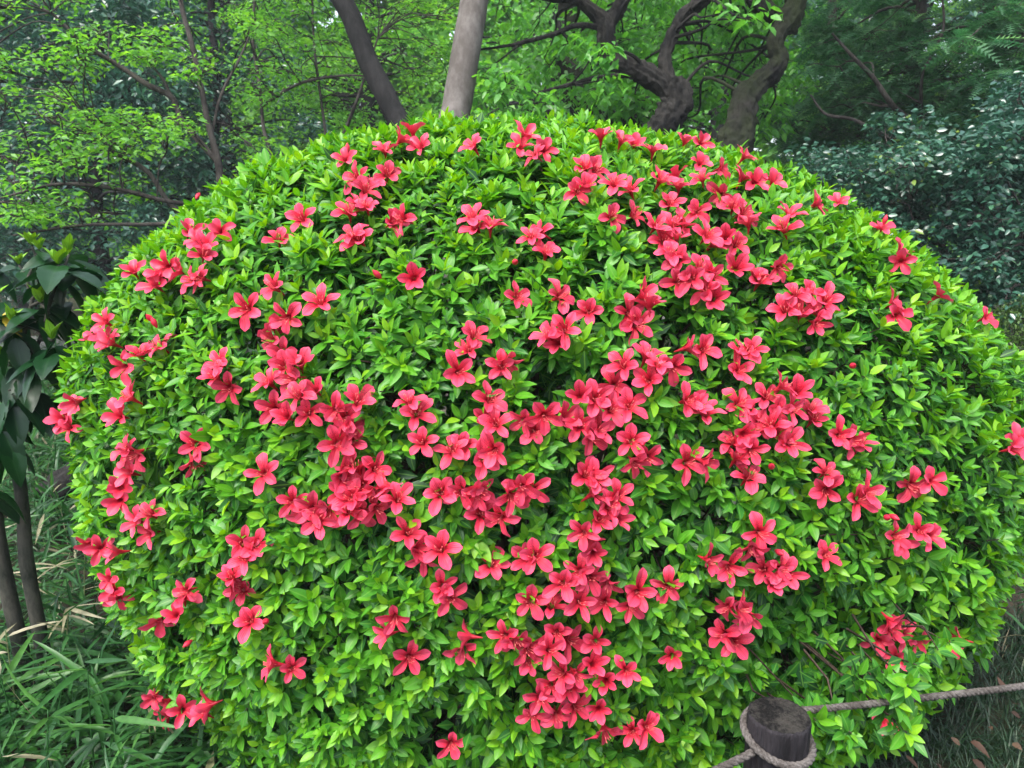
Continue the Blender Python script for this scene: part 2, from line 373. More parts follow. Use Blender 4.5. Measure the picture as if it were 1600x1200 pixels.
vig = rng.random(NS)                                   # vigour of the shoot
org = tips - nor * (depth + .030)[:, None]
def ortho(a_):
    r_ = np.where(np.abs(a_[:, 2:3]) < .9, np.array([[0, 0, 1.0]]), np.array([[1.0, 0, 0]]))
    u_ = unit(np.cross(a_, r_)); return u_, np.cross(a_, u_)
U1, U2 = ortho(axis)
sets_o, sets_d, sets_n, sets_L, sets_t, sets_c, sets_b = [], [], [], [], [], [], []
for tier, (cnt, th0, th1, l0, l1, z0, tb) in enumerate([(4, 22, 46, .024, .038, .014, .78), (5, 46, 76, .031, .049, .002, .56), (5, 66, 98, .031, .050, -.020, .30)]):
    for j in range(cnt):
        use = rng.random(NS) < (.9 if tier < 2 else .8)
        if tier == 0: use &= rng.random(NS) < .85
        n_ = use.sum()
        phi = 2 * math.pi * (j / cnt) + tier * 1.1 + rng.normal(0, .3, n_) + (U1[use, 0] * 40 % 6.28)
        tt = np.radians(rng.uniform(th0, th1, n_))
        rad = U1[use] * np.cos(phi)[:, None] + U2[use] * np.sin(phi)[:, None]
        d_ = axis[use] * np.cos(tt)[:, None] + rad * np.sin(tt)[:, None]
        nn_ = axis[use] * np.sin(tt)[:, None] - rad * np.cos(tt)[:, None] + rng.normal(0, .22, (n_, 3)) + np.array([0, -.05, .22])
        sets_o.append(org[use] + axis[use] * (z0 + rng.normal(0, .004, n_))[:, None] + rad * .003)
        sets_d.append(d_ + rng.normal(0, .1, (n_, 3))); sets_n.append(nn_)
        sets_L.append(rng.uniform(l0, l1, n_) * (.82 + .36 * vig[use]))
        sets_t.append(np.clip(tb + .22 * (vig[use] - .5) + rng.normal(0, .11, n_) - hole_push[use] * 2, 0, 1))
        sets_c.append(np.full(n_, tier)); sets_b.append(back[use])
O_, D_, N_, L_, T_, B_ = [np.concatenate(x) for x in (sets_o, sets_d, sets_n, sets_L, sets_t, sets_b)]
nl = len(O_)
curl = rng.uniform(.02, .26, nl); fold = rng.uniform(.12, .5, nl); wr = rng.uniform(.37, .47, nl) + .07 * np.clip((1.15 - O_[:, 2]) / .5, 0, 1)
# the leaves that show largest become leaves of their own
N_ = unit(N_ - D_ * np.sum(N_ * unit(D_), 1)[:, None] / np.linalg.norm(D_, axis=1)[:, None])
vx, vy, vd = project(O_); view = unit(CAM - O_)
area = (L_ / vd) ** 2 * np.clip(np.sum(N_ * view, 1), 0, 1)
area[(vx < 30) | (vx > 1570) | (vy < 30) | (vy > 1150) | (sval(O_ + D_ * .02) < .985)] = 0
big = np.argsort(-area)[:290]
sel = np.ones(nl, bool); sel[big] = False
front = sel & ~B_; bk = sel & B_
# inner, older leaves
ni = 30000
pi_ = rng.integers(0, NS, ni); oi_ = tips[pi_] - nor[pi_] * rng.uniform(.07, .24, ni)[:, None] + rng.normal(0, .025, (ni, 3))
di_ = unit(nor[pi_] * .5 + rng.normal(0, .7, (ni, 3))); nri = nor[pi_] * .7 + rng.normal(0, .5, (ni, 3)) + np.array([0, 0, .3])
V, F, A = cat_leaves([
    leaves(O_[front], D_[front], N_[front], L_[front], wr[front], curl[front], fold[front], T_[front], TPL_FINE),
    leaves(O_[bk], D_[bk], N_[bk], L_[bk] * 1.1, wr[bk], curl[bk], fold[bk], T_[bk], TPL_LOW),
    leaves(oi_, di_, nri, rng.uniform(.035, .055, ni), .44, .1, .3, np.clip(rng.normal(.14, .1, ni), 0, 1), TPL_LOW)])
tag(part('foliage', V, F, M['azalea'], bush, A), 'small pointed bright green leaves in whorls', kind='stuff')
var = []
for i in range(10):
    v_, f_, a_ = leaves(np.zeros((1, 3)), np.array([[0, 1.0, 0]]), np.array([[0, 0, 1.0]]), 1.0, rng.uniform(.38, .46), rng.uniform(.03, .24), rng.uniform(.15, .5), .42 + .05 * i, TPL_FINE)
    var.append(make_mesh('leaf', v_, f_, M['azalea'], a_))
for i in big:
    d_ = unit(D_[i]); n_ = N_[i]; s_ = np.cross(d_, n_)
    o = link('leaf', var[int(np.clip((T_[i] - .42) / .05, 0, 9))], bush)
    mtx = Matrix(((s_[0], d_[0], n_[0], 0), (s_[1], d_[1], n_[1], 0), (s_[2], d_[2], n_[2], 0), (0, 0, 0, 1)))
    q = mtx.to_quaternion(); o.rotation_mode = 'QUATERNION'; o.rotation_quaternion = q
    o.location = Vector(O_[i]) - bush.location; o.scale = (L_[i],) * 3
# stems, branches and twigs
tb_ = []
for i in range(26):
    aa = rng.uniform(0, 6.28); v_ = np.array([math.cos(aa), math.sin(aa), rng.uniform(.1, 1.6)]); v_ /= np.linalg.norm(v_)
    e_ = surf_from_dir(v_[None])[0]; e_ = BC + (e_ - BC) * .82
    b0 = np.array([BC[0] + .2 * math.cos(aa), BC[1] + .18 * math.sin(aa), -.05])
    m1 = b0 * .55 + e_ * .45 + np.array([0, 0, -.06]) + rng.normal(0, .05, 3)
    p_ = spline([b0, m1, e_], 5); tb_.append(tube(p_, np.linspace(.02, .006, len(p_)), 5))
tw = np.r_[rng.choice(NS - len(ex), 2600, replace=False), np.arange(NS - len(ex), NS)]
for i in tw:
    if back[i]: continue
    e_ = org[i]; s_ = e_ - nor[i] * rng.uniform(.12, .28) + rng.normal(0, .05, 3); m1 = (e_ + s_) / 2 + rng.normal(0, .015, 3)
    tb_.append(tube(np.array([s_, m1, e_ + axis[i] * .01]), [.0035, .0026, .0014], 3, cap=False))
V, F = merge(tb_)
tag(part('branches', V, F, M['twig'], bush), kind='stuff')

# ---- flowers
def flower_mesh(seed, openness=1.0):
    g = np.random.default_rng(seed); Vs, Fs, Ts, Rs, Us = [], [], [], [], []; off = 0
    nt_, nw = 9, 7
    for k_, ang in enumerate((90, 90 + 70, 90 + 143, 90 - 143, 90 - 70)):
        an = math.radians(ang + g.normal(0, 5)); ln = .036 * (1.0 + g.normal(0, .07)) * (1.06 if k_ in (2, 3) else 1); tilt = g.normal(0, .16)
        wid = .0112 * (1 + g.normal(0, .09)) * (1.1 if k_ == 0 else 1); cr = g.uniform(.1, 1.3); tw_ = g.normal(0, .32); rip = g.uniform(0, 6.28)
        ts = np.linspace(0, 1, nt_); us = np.linspace(-1, 1, nw)
        T, U = np.meshgrid(ts, us, indexing='ij')
        # arc profile: rises out of the tube, then spreads and bends back
        sl = np.radians(78 - (62 + 18 * cr) * openness * np.clip(ts / .55, 0, 1) ** .9 - 26 * cr * openness * np.clip((ts - .55) / .45, 0, 1) ** 1.3) + tilt
        ds = (ln + .012) / (nt_ - 1); rr = np.concatenate([[0], np.cumsum(np.cos(sl[:-1]) * ds)]) + .0035; zz = np.concatenate([[0], np.cumsum(np.sin(sl[:-1]) * ds)]) - .012
        ww = np.interp(ts, [0, .2, .42, .65, .82, .93, 1], [.34, .46, .76, 1.0, .90, .56, .10]) * wid
        lat = U * ww[:, None]
        lift = (1.15 * np.abs(U) ** 2 * ww[:, None] * np.interp(ts, [0, .4, 1], [.9, .45, .12])[:, None]) + .0017 * np.sin(ts * 13 + rip)[:, None] * np.abs(U) + tw_ * lat * ts[:, None] - .0016 * np.clip(1 - 2.2 * np.abs(U), 0, 1) * np.clip(ts * 3, 0, 1)[:, None] * np.clip((1 - ts) * 2.5, 0, 1)[:, None] + .0007 * np.sin(U * 9 + rip) * np.sin(ts * 9)[:, None]
        x = rr[:, None] - lift * np.sin(sl)[:, None] * .6; z = zz[:, None] + lift * np.cos(sl)[:, None]
        P = np.stack([x * math.cos(an) - lat * math.sin(an), x * math.sin(an) + lat * math.cos(an), z + 0 * lat], -1).reshape(-1, 3)
        i = np.arange(nt_ - 1)[:, None] * nw + np.arange(nw - 1)[None]
        Fs.append(np.stack([i, i + nw, i + nw + 1, i + 1], -1).reshape(-1, 4) + off); Vs.append(P); off += len(P)
        Ts.append((np.clip(T * 1.15 - .1, 0, 1) * (.85 + .15 * np.abs(U))).ravel())
        sp_ = {0: 1.0, 1: .45, 4: .45}.get(k_, 0) * np.interp(T, [0, .2, .3, .62, .72, 1], [0, .3, 1, .9, 0, 0]) * (1 - .55 * np.abs(U)); Rs.append(sp_.ravel()); Us.append((U * .5 + .5).ravel())
    # tube
    a_ = np.linspace(0, 2 * math.pi, 10, endpoint=False); zs = [(-.030, .0012), (-.024, .0022), (-.014, .0036), (-.006, .0054)]
    P = np.array([[r_ * math.cos(q_), r_ * math.sin(q_), z_] for z_, r_ in zs for q_ in a_])
    i = np.arange(3)[:, None] * 10; j = np.arange(10)[None]; kk = (j + 1) % 10
    Fs.append(np.stack([i + j, i + kk, i + 10 + kk, i + 10 + j], -1).reshape(-1, 4) + off); Vs.append(P); Ts.append(np.full(len(P), .1)); Rs.append(np.zeros(len(P))); Us.append(np.full(len(P), .8))
    return make_mesh('flower', np.vstack(Vs), [np.vstack(Fs)], M['petal'], {'tint': np.concatenate(Ts), 'rib': np.concatenate(Rs), 'lat': np.concatenate(Us)})
def stamen_mesh(seed):
    g = np.random.default_rng(seed); tb = []
    for k_ in range(6):
        an = math.radians(-90 + (k_ - 2.5) * 34 + g.normal(0, 8)); sp_ = g.uniform(.006, .013); h_ = g.uniform(.014, .024) * (1.35 if k_ == 2 else 1)
        e_ = np.array([math.cos(an) * sp_, math.sin(an) * sp_ + .004, h_])
        p_ = spline([(0, 0, -.012), (e_[0] * .55, e_[1] * .9 - .003, h_ * .35), e_], 3)
        tb.append(tube(p_, np.r_[np.full(len(p_) - 2, .00042), .0010, .0010], 4))
    V, F = merge(tb); return make_mesh('stamens', V, F, M['stamen'])
def bud_mesh():
    z = np.linspace(0, 1, 7); r_ = np.array([.002, .0042, .006, .0068, .0058, .0034, .0006]); a_ = np.linspace(0, 2 * math.pi, 8, endpoint=False)
    P = np.array([[r_[i] * math.cos(q + i * .25), r_[i] * math.sin(q + i * .25), z[i] * .028 - .006] for i in range(7) for q in a_])
    i = np.arange(6)[:, None] * 8; j = np.arange(8)[None]; kk = (j + 1) % 8
    return make_mesh('flower_bud', P, [np.stack([i + j, i + kk, i + 8 + kk, i + 8 + j], -1).reshape(-1, 4)], M['petal'], {'tint': np.full(len(P), .4), 'rib': np.zeros(len(P)), 'lat': np.full(len(P), .8)})
FM = [flower_mesh(s, op) for s, op in ((1, .88), (2, .80), (3, .95), (4, .72), (5, .84), (6, .6), (7, .78), (8, .66), (9, 1.0), (10, .48))]
SM = [stamen_mesh(s) for s in (1, 2, 3)]
BUD = bud_mesh()
FL = """293,357 306,374 322,388 346,365 322,404 215,428 252,430 245,446 268,420 285,424 297,436 316,436 434,370 472,343 427,447 390,484 422,505 452,498
168,505 160,525 173,536 150,530 245,540 196,572 214,553 112,636 98,655 126,628 108,668 207,622 194,650 204,700 198,715 219,706 210,738 192,762 188,782
300,697 297,722 345,568 343,590 357,606 415,740 418,597 445,572 466,566 470,620 492,610 425,640 450,652 481,645 440,550 425,530 455,590 215,815 236,803 230,835
455,785 472,803 492,792 140,850 160,855 190,860 378,850 398,852 385,872 360,912 376,926 368,898 395,968 545,728 533,745 556,732 582,735 565,760 588,766 603,758 550,778 545,798 515,796 500,812 562,802 622,780 592,790 530,770
635,835 650,855 662,872 690,855 770,886 690,918 702,935 611,985 616,966 640,1025 790,990 687,770 720,765 748,762 752,803 785,802 822,875 836,868
912,826 922,842 926,862 880,905 920,900 950,910 905,888 830,940 861,946 905,936 946,940 985,945 996,925 1046,920 806,996 822,1012 722,1018 733,1000
870,986 892,1002 856,1012 826,1036 878,1046 898,1052 930,1000 926,1036 947,1068 977,1045 846,1085 862,1072 832,1115 870,1122 900,1106 936,1106 945,1136 988,1146 1006,1130 1050,1026 705,1158 890,1080
920,486 1006,460 985,488 996,506 1012,480 1070,545 1096,546 1160,553 1172,548 1152,580 975,572 1010,558 1026,576 1052,570 1015,592 960,602 905,620 927,624 952,642 982,636
1076,625 1090,637 1103,647 1155,630 1171,637 1195,620 1220,605 1242,615 1230,640 1266,640 1210,642 1272,655 1190,660 906,664 922,680 985,688 990,722 1016,714 1075,725 1096,720 1145,690 1160,678 1171,702 1150,716 1202,665 1216,680 1228,692
930,745 914,742 765,626 758,655 776,664 820,656 850,650 836,672 880,656 934,672 725,695 708,706 772,704 754,717 662,690 745,772 815,756 832,766 800,772 925,772 966,776 950,792 966,812 940,812 650,645 640,630
1168,746 1290,738 1292,765 1352,770 1344,782 1428,758 1446,750 1190,835 1174,852 1108,876 1140,886 1195,890 1216,884 1228,896 1205,908 1291,870 1394,836 1408,846 1430,830 1447,836 1150,945 1166,955 1138,950 1130,990 1146,1005
1386,966 1396,986 1430,1000 1374,1000 1396,1020 1414,994 1496,996 1326,688 1342,696 1310,680 820,212 836,246 852,230 814,226 938,222 970,225 990,226 1020,238 1070,222 1092,228 1096,250 1126,262 1160,252 1160,275 1181,280 1206,284
914,265 928,272 900,300 916,294 960,290 985,298 1030,284 1056,278 1062,288 1096,285 1130,300 1046,320 1086,335 1070,345 1145,325 1156,337 1166,356 1230,340 1225,357 1276,318 1312,314 1020,360 1050,355 1036,376 1056,376 1046,400 1060,406 1100,374 1116,380 1132,374 1150,382 990,335 955,335
845,364 830,375 852,394 1096,418 1080,436 1060,440 1112,430 1104,452 1116,466 1186,440 1180,428 1214,420 1150,420 875,460 806,466 1240,464 1260,460 1226,486 1250,490 1276,490 1270,506 1286,474
600,230 626,220 645,208 655,225 540,248 740,236 560,282 582,286 606,272 570,302 560,320 574,326 545,330 612,345 630,347 550,366 562,370 745,352 766,356 740,340 740,528 735,546 792,560 783,572 860,526 882,518 870,536 716,580 645,440 502,474
1412,388 1404,410 1380,353 1395,474 1402,490 1465,462 1545,493 1585,690 1574,702 1600,690 1378,1122 540,652 546,672 560,630 526,640 530,692 547,690 180,922 174,905 187,932 246,975 285,936 278,960 297,920 235,1100 246,1085 230,1120 256,1122 285,1110 326,1104 319,1116 430,1035 452,1050""".split()
FL = [tuple(map(float, s.split(','))) for s in FL]
def place_flower(px, py):
    p = surf_from_pixel(px, py); n_ = snormal(p[None])[0]
    to = unit(CAM - p)
    f = unit(n_ * .9 + to * .25 + np.array([0, 0, .12]) + rng.normal(0, .42, 3))
    p = p + n_ * rng.uniform(-.012, .012)
    up = np.array([0, 0, 1.0]) + rng.normal(0, .35, 3); up = unit(up - f * (up @ f)); rt = np.cross(up, f)
    mtx = Matrix(((rt[0], up[0], f[0], 0), (rt[1], up[1], f[1], 0), (rt[2], up[2], f[2], 0), (0, 0, 0, 1)))
    return p, mtx
data = [(np.linalg.norm(place_flower(x, y)[0] - CAM), x, y) for x, y in FL]
data.sort()
rest = []
for i, (dist, x, y) in enumerate(data):
    p, mtx = place_flower(x, y); s_ = rng.uniform(.82, 1.04)
    mi = int(rng.integers(0, len(FM)))
    if i < 300:
        o = link('flower', FM[mi], bush, Vector(p) - bush.location); o.rotation_mode = 'QUATERNION'; o.rotation_quaternion = mtx.to_quaternion(); o.scale = (s_,) * 3
        if FM[mi] is not FM[-1]: link('stamens', SM[i % 3], o)
    else:
        me = FM[mi]; v_ = np.empty(len(me.vertices) * 3, np.float32); me.vertices.foreach_get('co', v_); v_ = v_.reshape(-1, 3)
        f_ = np.empty(len(me.loops), np.int32); me.loops.foreach_get('vertex_index', f_)
        ta_ = np.empty(len(v_), np.float32); me.attributes['tint'].data.foreach_get('value', ta_)
        R = np.array(mtx.to_3x3()); rest.append((v_ @ R.T * s_ + p, f_.reshape(-1, 4), ta_))
if rest:
    off = 0; Vs, Fs, Ts = [], [], []
    for v_, f_, ta_ in rest: Vs.append(v_); Fs.append(f_ + off); Ts.append(ta_); off += len(v_)
    tag(part('far_flowers', np.vstack(Vs), [np.vstack(Fs)], M['petal'], bush, {'tint': np.concatenate(Ts), 'rib': np.zeros(off), 'lat': np.full(off, .8)}), kind='stuff')
for x, y in [(237, 500), (243, 508), (1378, 352), (1382, 808), (1388, 806), (805, 408), (1215, 862), (300, 300), (545, 240), (300, 1000), (422, 968), (1005, 690), (590, 430), (1325, 572), (880, 640), (1205, 730)]:
    p, mtx = place_flower(x, y)
    o = link('flower_bud', BUD, bush, Vector(p) - bush.location); o.rotation_mode = 'QUATERNION'; o.rotation_quaternion = mtx.to_quaternion()

# ------------------------------------------------------------------ post and rope
pt = at(1218, 1116, 1.40); PR = .0575; PH = pt[2]
post = thing('wooden_post', (pt[0], pt[1], 0), 'short dark weathered round post with rough flat top and rope around it', 'post')
nA = 120; a_ = np.linspace(0, 2 * math.pi, nA, endpoint=False)
groove = np.zeros(nA)
for i in range(19):
    c_ = 2 * math.pi * i / 19 + rng.normal(0, .06); dd = np.abs((a_ - c_ + math.pi) % (2 * math.pi) - math.pi)
    groove -= rng.uniform(.0016, .0036) * np.exp(-(dd / .04) ** 2)
zz = np.concatenate([np.linspace(-.05, PH - .012, 26), [PH - .006, PH - .002, PH]])
rows = []
for z in zz:
    rr = PR + groove + .0008 * np.sin(a_ * 3 + z * 9) + .0006 * np.sin(a_ * 11 + z * 31) - (.0030 if z == PH else .0009 if z > PH - .003 else 0)
    rows.append(np.stack([pt[0] + rr * np.cos(a_), pt[1] + rr * np.sin(a_), np.full(nA, z)], -1))
V = np.vstack(rows); i = np.arange(len(zz) - 1)[:, None] * nA; j = np.arange(nA)[None]; k = (j + 1) % nA
M['post'] = bark_mat('post_side', (.008, .007, .0085), (.032, .028, .032), 9, .12, .8, rough=.7)
M['post_top'] = bark_mat('post_end', (.006, .0055, .005), (.085, .078, .066), 34, 1, 1.0, rough=.9)
part('side', V, [np.stack([i + j, i + k, i + nA + k, i + nA + j], -1).reshape(-1, 4)], M['post'], post)
rs = np.linspace(1, .02, 22); rows = []
for q in rs:
    rr = (PR + groove * (q ** 4) - .003) * q
    P = np.stack([pt[0] + rr * np.cos(a_), pt[1] + rr * np.sin(a_), np.full(nA, PH)], -1)
    P[:, 2] += (.0014 * noise3(P, 120) + .0014 * noise3(P, 260, 3) + .0025 * (1 - q)) * min(1, (1 - q) * 8) - .0003
    rows.append(P)
V = np.vstack(rows); i = np.arange(len(rs) - 1)[:, None] * nA
part('end_grain', V, [np.stack([i + j, i + k, i + nA + k, i + nA + j], -1).reshape(-1, 4), ], M['post_top'], post)

M['rope'] = bark_mat('rope_fibre', (.062, .053, .047), (.16, .145, .135), 40, 1, .5, rough=.9)
def rope_strands(path, r=.0072, pitch=.036, ph0=0.0):
    P = np.asarray(path); seg = np.linalg.norm(np.diff(P, axis=0), axis=1); s = np.concatenate([[0], np.cumsum(seg)])
    n_ = int(s[-1] / .0035); ss = np.linspace(0, s[-1], n_); P = np.stack([np.interp(ss, s, P[:, k_]) for k_ in range(3)], -1)
    T = unit(np.gradient(P, axis=0)); u = unit(np.cross(T[0], [0, 0, 1.0])); U = []
    for i_ in range(n_): u = u - T[i_] * (u @ T[i_]); u = u / np.linalg.norm(u); U.append(u)
    U = np.array(U); W = np.cross(T, U); out = []
    for k_ in range(3):
        an = 2 * math.pi * ss / pitch + k_ * 2 * math.pi / 3 + ph0
        out.append(tube(P + (U * np.cos(an)[:, None] + W * np.sin(an)[:, None]) * r * .5, r * .58, 7))
    return out
p_r0 = np.array([pt[0] + PR * .80, pt[1] + PR * .72, PH - .022])
far = at(1655, 1064, 1.62); far2 = far + (far - p_r0) * .9 + np.array([0, 0, .03])
span = spline([p_r0 + np.array([-.03, .022, -.004]), p_r0 + np.array([.012, .0, .0]), (p_r0 * .5 + far * .5) + np.array([0, 0, -.004]), far, far2], 40)
rope = thing('rope', (pt[0], pt[1], PH - .09), 'twisted grey fibre rope looped round the post and strung past the azalea', 'rope')
for V, F in rope_strands(span): part('strand', V, F, M['rope'], rope)
aa = np.linspace(0, 2 * math.pi, 120); tilt = .016
loop = np.stack([pt[0] + (PR + .0055) * np.cos(aa), pt[1] + (PR + .0055) * np.sin(aa), PH - .046 + .018 * np.cos(aa - math.radians(125))], -1)
for V, F in rope_strands(loop, .0074): part('loop_strand', V, F, M['rope'], rope)
l0 = np.array([pt[0] - PR * .84, pt[1] - PR * .45, PH - .054]); l1 = at(1110, 1208, 1.36); l2 = l1 + (l1 - l0) * 5
tail = spline([l0 + np.array([.02, .03, .012]), l0, l1, l2 + np.array([0, 0, .03])], 40)
for V, F in rope_strands(tail, .0074): part('tail_strand', V, F, M['rope'], rope)

# ------------------------------------------------------------------ trees
def clump_leaves(cl, leafL, wr, droop, jit, tint, tpl, curl=.15, fold=.3, layer=0.0):
    """cl: list of (centre, (rx,ry,rz), n)"""
    O, D, Nn, T = [], [], [], []
    for c_, r_, n_ in cl:
        v = unit(rng.normal(size=(n_, 3))) * (rng.random((n_, 1)) ** .42)
        if layer: v[:, 2] = np.round(v[:, 2] * layer) / layer + rng.normal(0, .05, n_)
        o = np.asarray(c_) + v * np.asarray(r_)
        az = rng.uniform(0, 6.28, n_)
        d = np.stack([np.cos(az), np.sin(az), -np.abs(rng.normal(droop, .25, n_))], -1) + v * .3
        nn_ = np.array([0, 0, 1.0]) + rng.normal(0, jit, (n_, 3))
        O.append(o); D.append(d); Nn.append(nn_); T.append(np.clip(rng.normal(tint, .2, n_) + rng.normal(0, .1), 0, 1))
    O, D, Nn, T = map(np.concatenate, (O, D, Nn, T)); n_ = len(O)
    return leaves(O, D, Nn, leafL * rng.uniform(.65, 1.25, n_), wr * rng.uniform(.85, 1.15, n_), curl, fold, T, tpl)
def branch_to(src, dst, r0, r1=.004, sag=.1, sides=5):
    src, dst = np.asarray(src), np.asarray(dst); ln = np.linalg.norm(dst - src)
    m1 = src * .65 + dst * .35 + rng.normal(0, .05 * ln, 3) + np.array([0, 0, sag * ln]); m2 = src * .3 + dst * .7 + rng.normal(0, .05 * ln, 3) + np.array([0, 0, sag * .8 * ln])
    p_ = spline([src, m1, m2, dst], 4); return tube(p_, np.linspace(r0, r1, len(p_)), sides)
def tree(name, label, cat, stems, clumps, leaf, bark, leafm, group=None, sides=10, rough=.06, br=.016, limb=None, density=1.0, ridge=0.0):
    """stems: list of arrays (x,y,z,r) rows; clumps hang on branches from the nearest stem point"""
    base = stems[0][0][:3]; root = thing(name, (base[0], base[1], 0), label, cat, group)
    sp_ = [spline(s, 24 if ridge else 8) for s in stems]
    for i_, s in enumerate(sp_):
        V, F = tube(s[:, :3], s[:, 3], sides, rough, seed=i_ * 2.3, ridge=ridge)
        part('trunk' if i_ == 0 else 'limb', V, F, bark, root)
    allp = np.vstack(sp_); tb = []
    for c_, r_, n_ in clumps:
        dd = np.linalg.norm(allp[:, :3] - c_, axis=1) + np.where(allp[:, 2] > c_[2] + .2, .8, 0); k_ = int(np.argmin(dd))
        tb.append(branch_to(allp[k_, :3], c_, min(br, allp[k_, 3] * .6), .004))
        for _ in range(3):
            e_ = np.asarray(c_) + unit(rng.normal(size=3)) * np.asarray(r_) * .8
            tb.append(branch_to(np.asarray(c_) * .8 + allp[k_, :3] * .2, e_, .005, .002, .03, 4))
    if tb:
        V, F = merge(tb); tag(part('branches', V, F, bark, root), kind='stuff')
        V, F, A = clump_leaves([(c_, r_, max(4, int(n_ * density))) for c_, r_, n_ in clumps], **leaf); part('crown', V, F, leafm, root, A)
    return root
def px_clumps(n, x0, x1, y0, y1, d0, d1, r, nl_, flat=.6, mask=None):
    out = []
    while len(out) < n:
        x, y, d = rng.uniform(x0, x1), rng.uniform(y0, y1), rng.uniform(d0, d1)
        if mask and not mask(x, y): continue
        rr = r * rng.uniform(.7, 1.35); out.append((at(x, y, d), (rr, rr, rr * flat), int(nl_ * rng.uniform(.6, 1.4))))
    return out
def stem(pts):
    """rows of (px, py, depth, radius)"""
    return np.array([[*at(x, y, d), r_] for x, y, d, r_ in pts])
def ground_stem(s, dx=0.0, flare=1.25):
    s = np.asarray(s); b0 = s[0].copy(); b0[0] += dx; b0[2] = -.06; b0[3] *= flare
    mid = s[0] * .55 + b0 * .45; return np.vstack([b0, mid, s])

LEAF_SPRING = dict(leafL=.044, wr=.5, droop=.12, jit=.45, tint=.6, tpl=TPL_LOW)
LEAF_CHERRY = dict(leafL=.085, wr=.46, droop=.55, jit=.6, tint=.55, tpl=TPL_MID)
LEAF_EVER = dict(leafL=.085, wr=.42, droop=.35, jit=.6, tint=.4, tpl=TPL_LOW)
LEAF_CAM = dict(leafL=.047, wr=.5, droop=.3, jit=.6, tint=.45, tpl=TPL_MID)
LEAF_CON = dict(leafL=.20, wr=.55, droop=.3, jit=.25, tint=.45, tpl=TPL_FROND, curl=.18)

# two smooth-barked stems directly behind the bush
s = ground_stem(stem([(640, 240, 5.0, .076), (610, 165, 5.0, .072), (575, 95, 5.0, .070), (548, 25, 5.0, .068), (520, -25, 5.0, .068), (480, -110, 5.0, .06), (455, -260, 5.0, .05), (470, -420, 5, .03)]), .12)
tree('leaning_tree', 'dark smooth trunk curving to one side behind the bush beside a pale grey trunk', 'tree', [s],
     px_clumps(10, 200, 620, -420, -130, 4.6, 5.6, .35, 220), LEAF_SPRING, M['dark_bark'], M['spring'], sides=14, rough=.03)
s = ground_stem(stem([(700, 240, 5.1, .108), (714, 165, 5.1, .102), (728, 80, 5.1, .100), (741, 0, 5.1, .097), (752, -90, 5.1, .09), (760, -240, 5.1, .07), (790, -420, 5.1, .04)]), -.05)
tree('grey_trunk_tree', 'tree with a straight pale grey smooth trunk rising behind the bush', 'tree', [s],
     px_clumps(10, 620, 980, -420, -130, 4.7, 5.7, .35, 220), LEAF_SPRING, M['smooth_bark'], M['spring'], sides=16, rough=.025)

# gnarled cherry with two limbs
d = 5.6
s0 = ground_stem(stem([(1000, 260, d, .125), (1040, 195, d, .112), (1056, 158, d, .110), (1046, 130, d, .105)]), -.15)
s1 = stem([(1050, 140, d, .09), (1010, 116, d, .076), (965, 96, d, .074), (950, 70, d, .068), (946, 40, d, .074), (930, 20, d, .046), (900, 0, d, .036), (850, -6, d - .1, .03), (790, -20, d - .1, .024)])
s2 = stem([(1046, 140, d, .07), (1040, 98, d, .050), (1048, 60, d, .046), (1068, 24, d, .047), (1104, -4, d, .046), (1150, -50, d, .04), (1180, -130, d, .03)])
s3 = stem([(946, 45, d, .06), (965, 15, d, .05), (985, -30, d, .045), (1000, -120, d, .035)])
s4 = stem([(935, 42, d, .022), (900, 40, d - .1, .02), (860, 55, d - .2, .017), (800, 70, d - .25, .012), (745, 78, d - .3, .006)])
s5 = stem([(975, 118, d, .02), (930, 122, d - .1, .018), (880, 135, d - .2, .013), (825, 148, d - .3, .006)])
s6 = stem([(1010, 108, d - .05, .016), (990, 88, d - .12, .012), (965, 78, d - .2, .008), (945, 77, d - .2, .005)])
cl = px_clumps(46, 770, 1240, -60, 165, 6.0, 7.6, .30, 120) + px_clumps(16, 760, 960, 60, 175, 4.9, 5.8, .16, 34) + px_clumps(6, 1120, 1200, -20, 40, 5.0, 5.4, .13, 16) + px_clumps(20, 760, 1300, -320, -70, 5.0, 7.5, .4, 120)
tree('cherry_tree', 'gnarled dark cherry tree with rough trunk forking into two twisted limbs behind the bush', 'tree', [s0, s1, s2, s3, s4, s5, s6], cl, LEAF_CHERRY, M['cherry_bark'], M['cherry'], sides=40, rough=.13, ridge=.24)

# gnarled tree with a mossy base
d = 5.4
s0 = ground_stem(stem([(1138, 330, d, .165), (1146, 240, d, .135), (1157, 188, d, .11), (1166, 152, d, .09), (1186, 130, d, .075), (1208, 112, d, .070), (1217, 92, d, .064), (1212, 72, d, .062), (1218, 50, d, .068), (1234, 28, d, .084), (1244, -2, d, .07), (1252, -80, d, .05), (1250, -200, d, .035)]), .0, 1.3)
s1 = stem([(1238, 32, d, .06), (1216, 26, d, .06), (1196, 13, d, .058), (1172, -6, d, .055), (1135, -60, d, .04)])
tree('mossy_cherry_tree', 'old cherry tree with mossy lower trunk and twisted upper limb next to dark conifers', 'tree', [s0, s1],
     px_clumps(26, 1080, 1420, -320, -60, 4.9, 6.5, .35, 110) + px_clumps(10, 1030, 1240, 60, 200, 6.0, 7.0, .25, 90), LEAF_CHERRY, M['mossy_bark'], M['cherry'], sides=40, rough=.12, ridge=.2)
